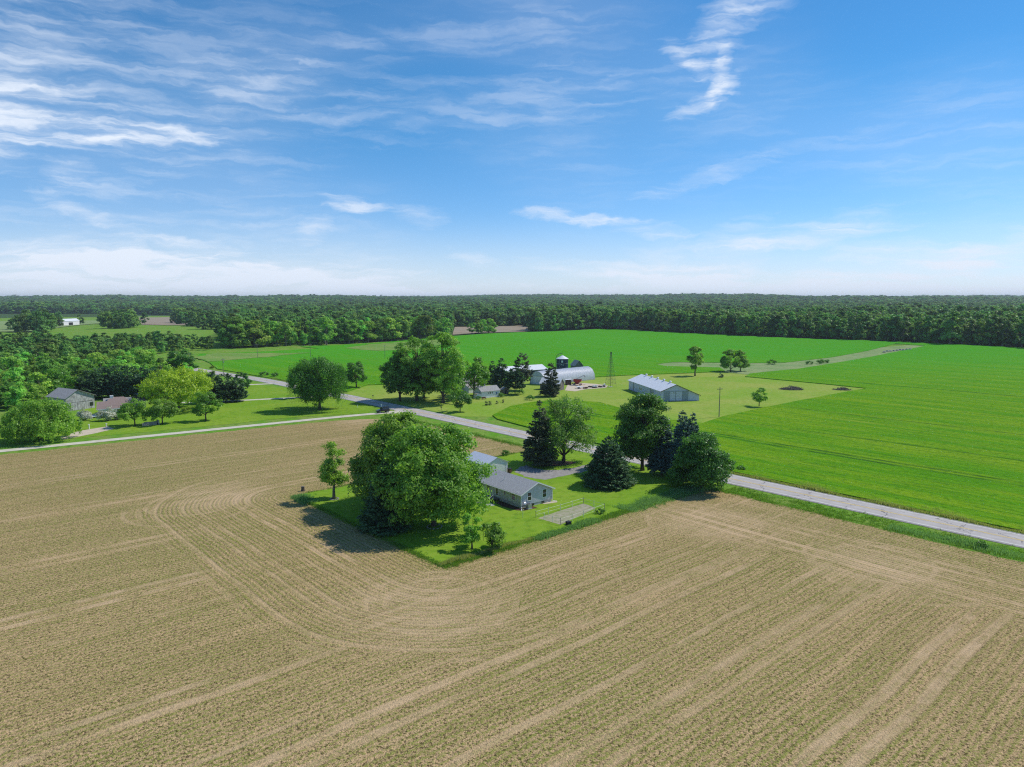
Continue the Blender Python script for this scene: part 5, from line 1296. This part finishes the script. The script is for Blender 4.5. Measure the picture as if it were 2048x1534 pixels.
tufts('tall_grass.001', np.concatenate([strip_pts(98, -80.5, 121, -80.5, 1.0, 2600), strip_pts(57.5, -128, 57.5, -122, .8, 500), strip_pts(124, -45, 124, -10, 1.0, 1500), strip_pts(75, -79.6, 90, -79.8, .5, 700)]), .48, 'grass_blue', 'tall blue-green grass below the round maple and on the near verge', 4)
tufts('tall_grass.002', np.concatenate([strip_pts(137.2, -110, 137.4, 40, .35, 7000), strip_pts(138.6, -78, 138.8, 30, 1.0, 3000), strip_pts(138, -260, 139, -345, 1.2, 1500), strip_pts(57, -80.5, 75, -80.3, .25, 900)]), .45, 'grass_dry', 'pale weedy grass on the far verge of the road', 5)

# ------------------------------------------------------------------ woods
def pip(poly, x, y):
    x = np.asarray(x); y = np.asarray(y); ins = np.zeros(x.shape, bool); n = len(poly)
    for i in range(n):
        x0, y0 = poly[i]; x1, y1 = poly[(i + 1) % n]
        c = ((y0 > y) != (y1 > y)) & (x < (x1 - x0) * (y - y0) / (y1 - y0 + 1e-12) + x0); ins ^= c
    return ins
CLEAR = [pxs([(-140, 694), (60, 692), (160, 684), (242, 680), (242, 629), (-140, 629)]), pxs([(238, 681), (400, 677), (470, 668), (470, 636), (400, 631.), (238, 630)]), pxs([(896, 679), (1062, 669), (1062, 654), (905, 655.5)])]
road_np = np.array(road)
def woods(x, y):
    """0 none, 1 right wood, 2 strip behind the crop, 3 left wood, 4 beyond; and a height"""
    s, q = SQ(x, y); r = np.hypot(x, y)
    k = np.zeros(x.shape, int)
    k[(r > 930) & (y > 0)] = 4
    k[(s > 637) & (y > 0)] = 1
    k[(s > 520) & (q < -572) & (q > -640)] = 1
    k[(s > 96) & (s < 175) & (q < -520) & (r < 640)] = 3
    k[(s > 165) & (s < 452) & (q < -513 - (s - 100) * .128) & (r < 960) & (x > -.405 * y)] = 2
    k[(s < 108) & (q < -318) & (r < 760)] = 3
    k[(s < 43) & (s > -230) & (q < -288) & (r < 760)] = 3
    k[(s < 26) & (s > -230) & (q < -256) & (r < 760) & (s < -120 - q * .45)] = 3
    for j, c in enumerate(CLEAR): k[pip(c, x, y) & ~((j < 2) & (np.sin(x / 17. + 1.) * np.sin(y / 29.) > .62) & (r < 1250))] = 0
    rx = np.min(np.hypot(x[:, None] - road_np[None, ::2, 0], y[:, None] - road_np[None, ::2, 1]), 1) if len(x) < 4000 else np.where(r < 1300, 99, 99)
    k[rx < 9] = 0
    return k
def grid(r0, r1, sp, seed, half=math.radians(47)):
    rng = np.random.default_rng(seed)
    xs = np.arange(-r1, r1, sp); ys = np.arange(0, r1, sp)
    X, Y = np.meshgrid(xs, ys); X = X.ravel() + rng.uniform(-.42, .42, X.size) * sp; Y = Y.ravel() + rng.uniform(-.42, .42, Y.size) * sp
    r = np.hypot(X, Y); ok = (r >= r0) & (r < r1) & (np.abs(np.arctan2(X, Y)) < half)
    return X[ok], Y[ok]
# prototypes
MID = []
for k, (h, rad, base, sh, mt) in enumerate(((13.5, 5.4, .9, 'round', 'leaf_wood'), (14.5, 4.6, 1.0, 'oval', 'leaf_wood'), (12.0, 5.8, .5, 'dome', 'leaf_wood'), (15.0, 4.2, 1.2, 'flame', 'leaf_wood'), (13., 5.0, .6, 'oval', 'leaf_bright'))):
    MID.append((broadleaf_meshes(100 + k, h, rad, base, 3600, .42, 15, sh, clus=1.1), h, mt))
LOW = []
for k, (h, rad, sh) in enumerate(((20., 6.4, 'oval'), (21., 7.2, 'dome'), (19., 6.8, 'round'), (22., 6.0, 'oval'))):
    LOW.append((broadleaf_meshes(120 + k, h, rad, .4, 2600, .80, 18, sh, clus=1.2), h, 'leaf_far'))
rw = random.Random(5)
KINDS = []
for P in (MID, LOW):
    for k, ((mb, cr), h, mt) in enumerate(P):
        tm = bpy.data.meshes.new('trunk'); tm.from_pydata(mb.v, [], mb.f); tm.update(); tm.materials.append(MATS['bark_grey'])
        cr.materials.append(MATS[mt]); P[k] = (tm, cr, h); KINDS.append((cr, (('rounded ', 'upright oval ', 'low domed ', 'slender ', 'bright green ') if P is MID else ('oval crowned ', 'broad domed ', 'round headed ', 'tall narrow '))[k]))
low_col = bpy.data.collections.new('wood_crowns'); COL.children.link(low_col)
def wood_tree(proto, x, y, h, label, group, low=False):
    tm, cr, h0 = proto; k = h / h0; kx = k * rw.uniform(.88, 1.2)
    if group.startswith('trees of'): label = next(w_ for p_, w_ in KINDS if p_ is cr) + label
    o = empty('woodland_tree', (x, y, Hf(x, y) - .1), rw.uniform(0, 6.28), label, 'tree', group, (kx, kx, k))
    link('trunk', tm, None, o); c = link('crown', cr, None, o)
    return o, c
x3, y3 = grid(200, 960, 9.6, 21)
k3 = woods(x3, y3); r3 = np.hypot(x3, y3)
pxv = CX + F_ * x3 / (y3 * math.cos(PIT) + CH * math.sin(PIT))
inview = (pxv > -60) & (pxv < 2110)
stuff = []
used = 0
cand = []
for i in np.where((k3 > 0) & (k3 < 4))[0]:
    s, q = SQ(x3[i], y3[i])
    front = (k3[i] == 3 and r3[i] < 520) or (k3[i] == 2 and q > -513 - (s - 100) * .128 - 19) or (k3[i] == 1 and (s < 648))
    cand.append((i, front and inview[i]))
fr = sorted([i for i, f in cand if f], key=lambda i: r3[i] * (1. if k3[i] == 3 else .62 if k3[i] == 2 else .5))[:290]
frs = set(fr)
LB = {1: ('woodland tree in the dark wood edge behind the crop field', 'trees of the wood edge beyond the crop field'),
      2: ('woodland tree in the belt behind the left part of the crop field', 'trees of the belt behind the crop field'),
      3: ('woodland tree in the wood behind the brown-roofed house', 'trees of the wood behind the brown-roofed house')}
first_low = []
def wheight(k, i):
    if k == 3: return rw.choice((rw.uniform(6., 9.), rw.uniform(8., 12.), rw.uniform(9., 13.5)))
    if k == 2: return rw.choice((rw.uniform(12., 17.), rw.uniform(16., 22.), rw.uniform(18., 24.)))
    return rw.choice((rw.uniform(15., 20.), rw.uniform(18., 24.), rw.uniform(20., 26.)))
for i, f in cand:
    k = int(k3[i])
    if i in frs:
        if k == 1:
            j = rw.randrange(4); o, c = wood_tree(LOW[j], x3[i], y3[i], wheight(k, i), *LB[k])
            if j not in [q[0] for q in first_low]: first_low.append((j, c)); low_col.objects.link(c)
        else:
            wood_tree(MID[rw.choice((0, 1, 2, 3, 0, 1, 2, 4))], x3[i], y3[i], wheight(k, i), *LB[k])
    else: stuff.append((x3[i], y3[i], wheight(k, i) / 20.5, 1.))
print('wood individuals', len(fr), {k: sum(1 for i in fr if k3[i] == k) for k in (1, 2, 3)})
# small clump before the far soil field
for kk_, (px_, py_, h) in enumerate(((944, 674.5, 12), (957, 673.8, 14.5), (966, 673, 15), (978, 672, 15.5), (986, 671.8, 12))):
    x, y = G(px_, py_); wood_tree(MID[px_ % 4], x, y, h, ['first', 'second', 'third', 'fourth', 'last'][kk_] + ' tree from the left in the small clump before the far bare field', 'clump before the far bare field')
for kk_, (px_, py_, h) in enumerate(((22, 664, 12), (60, 660, 16), (120, 655, 13), (160, 650, 15), (290, 650, 17), (372, 640, 12), (408, 641, 16), (445, 639, 13))):
    x, y = G(px_, py_); wood_tree(LOW[px_ % 4], x, y, h, ['first', 'second', 'third', 'fourth', 'fifth', 'sixth', 'seventh', 'last'][kk_] + ' scattered tree from the left among the far fields', 'scattered trees of the far fields')
for r0, r1, sp, sc in ((930, 1500, 9.5, 1.), (1500, 2600, 12.5, 1.25), (2600, 4600, 19., 1.8), (4600, 7800, 30., 2.6)):
    X, Y = grid(r0, r1, sp, int(r0)); kk = woods(X, Y)
    rg = np.random.default_rng(int(r1)); ok = (kk > 0) & (rg.random(len(X)) < .93)
    X, Y = X[ok], Y[ok]; hh = np.clip(rg.normal(.92, .17, len(X)), .5, 1.35) * (1 + .14 * np.sin(X / 90. + Y / 300.) * np.cos(Y / 120.) + .10 * np.sin(X / 37.) * np.sin(Y / 51.))
    stuff += list(zip(X, Y, hh, np.full(len(X), sc)))
ST_ = np.array(stuff); print('wood mass', len(ST_))
rg = np.random.default_rng(8)
V = np.stack([ST_[:, 0], ST_[:, 1], H(ST_[:, 0], ST_[:, 1]) - .3], 1)
me = bpy.data.meshes.new('forest'); me.vertices.add(len(V)); me.vertices.foreach_set('co', V.astype(np.float32).ravel())
scl = np.stack([ST_[:, 2] * ST_[:, 3] * rg.uniform(.9, 1.25, len(V)), ST_[:, 2] * ST_[:, 3] * rg.uniform(.9, 1.25, len(V)), ST_[:, 2]], 1)
a = me.attributes.new('scl', 'FLOAT_VECTOR', 'POINT'); a.data.foreach_set('vector', scl.astype(np.float32).ravel())
rot = np.zeros((len(V), 3)); rot[:, 2] = rg.uniform(0, 6.28, len(V))
a = me.attributes.new('rot', 'FLOAT_VECTOR', 'POINT'); a.data.foreach_set('vector', rot.astype(np.float32).ravel())
a = me.attributes.new('pick', 'INT', 'POINT'); a.data.foreach_set('value', rg.integers(0, len(first_low), len(V)).astype(np.int32))
forest = link('forest', me, None); tag(forest, 'unbroken mass of woodland reaching to the horizon', 'forest', kind='stuff')
ng = bpy.data.node_groups.new('forest', 'GeometryNodeTree')
ng.interface.new_socket('Geometry', in_out='INPUT', socket_type='NodeSocketGeometry'); ng.interface.new_socket('Geometry', in_out='OUTPUT', socket_type='NodeSocketGeometry')
gi = ng.nodes.new('NodeGroupInput'); go = ng.nodes.new('NodeGroupOutput')
ci = ng.nodes.new('GeometryNodeCollectionInfo'); ci.inputs['Collection'].default_value = low_col; ci.inputs['Separate Children'].default_value = True; ci.inputs['Reset Children'].default_value = True
ip = ng.nodes.new('GeometryNodeInstanceOnPoints'); ip.inputs['Pick Instance'].default_value = True
def named(nm, ty):
    n = ng.nodes.new('GeometryNodeInputNamedAttribute'); n.data_type = ty; n.inputs['Name'].default_value = nm; return n.outputs['Attribute']
ng.links.new(gi.outputs[0], ip.inputs['Points']); ng.links.new(ci.outputs[0], ip.inputs['Instance'])
ng.links.new(named('pick', 'INT'), ip.inputs['Instance Index']); ng.links.new(named('scl', 'FLOAT_VECTOR'), ip.inputs['Scale'])
ng.links.new(named('rot', 'FLOAT_VECTOR'), ip.inputs['Rotation'])
ng.links.new(ip.outputs[0], go.inputs[0])
md = forest.modifiers.new('forest', 'NODES'); md.node_group = ng

# ------------------------------------------------------------------ the air
HAZE = 7e-5
hz = MB().box(-13500, 13500, -13500, 13500, -4., 112.).build('haze', None); tag(hz, 'thin summer haze over the whole land', 'haze', kind='stuff')
hm = bpy.data.materials.new('haze'); hm.use_nodes = True; ht = NT(hm.node_tree); ht.n.clear()
pv = ht.node('ShaderNodeVolumePrincipled'); pv.inputs['Color'].default_value = (.80, .90, 1., 1); pv.inputs['Density'].default_value = HAZE; pv.inputs['Anisotropy'].default_value = .1
hmo = ht.node('ShaderNodeOutputMaterial'); ht.l.new(pv.outputs[0], hmo.inputs['Volume']); hz.data.materials.append(hm)
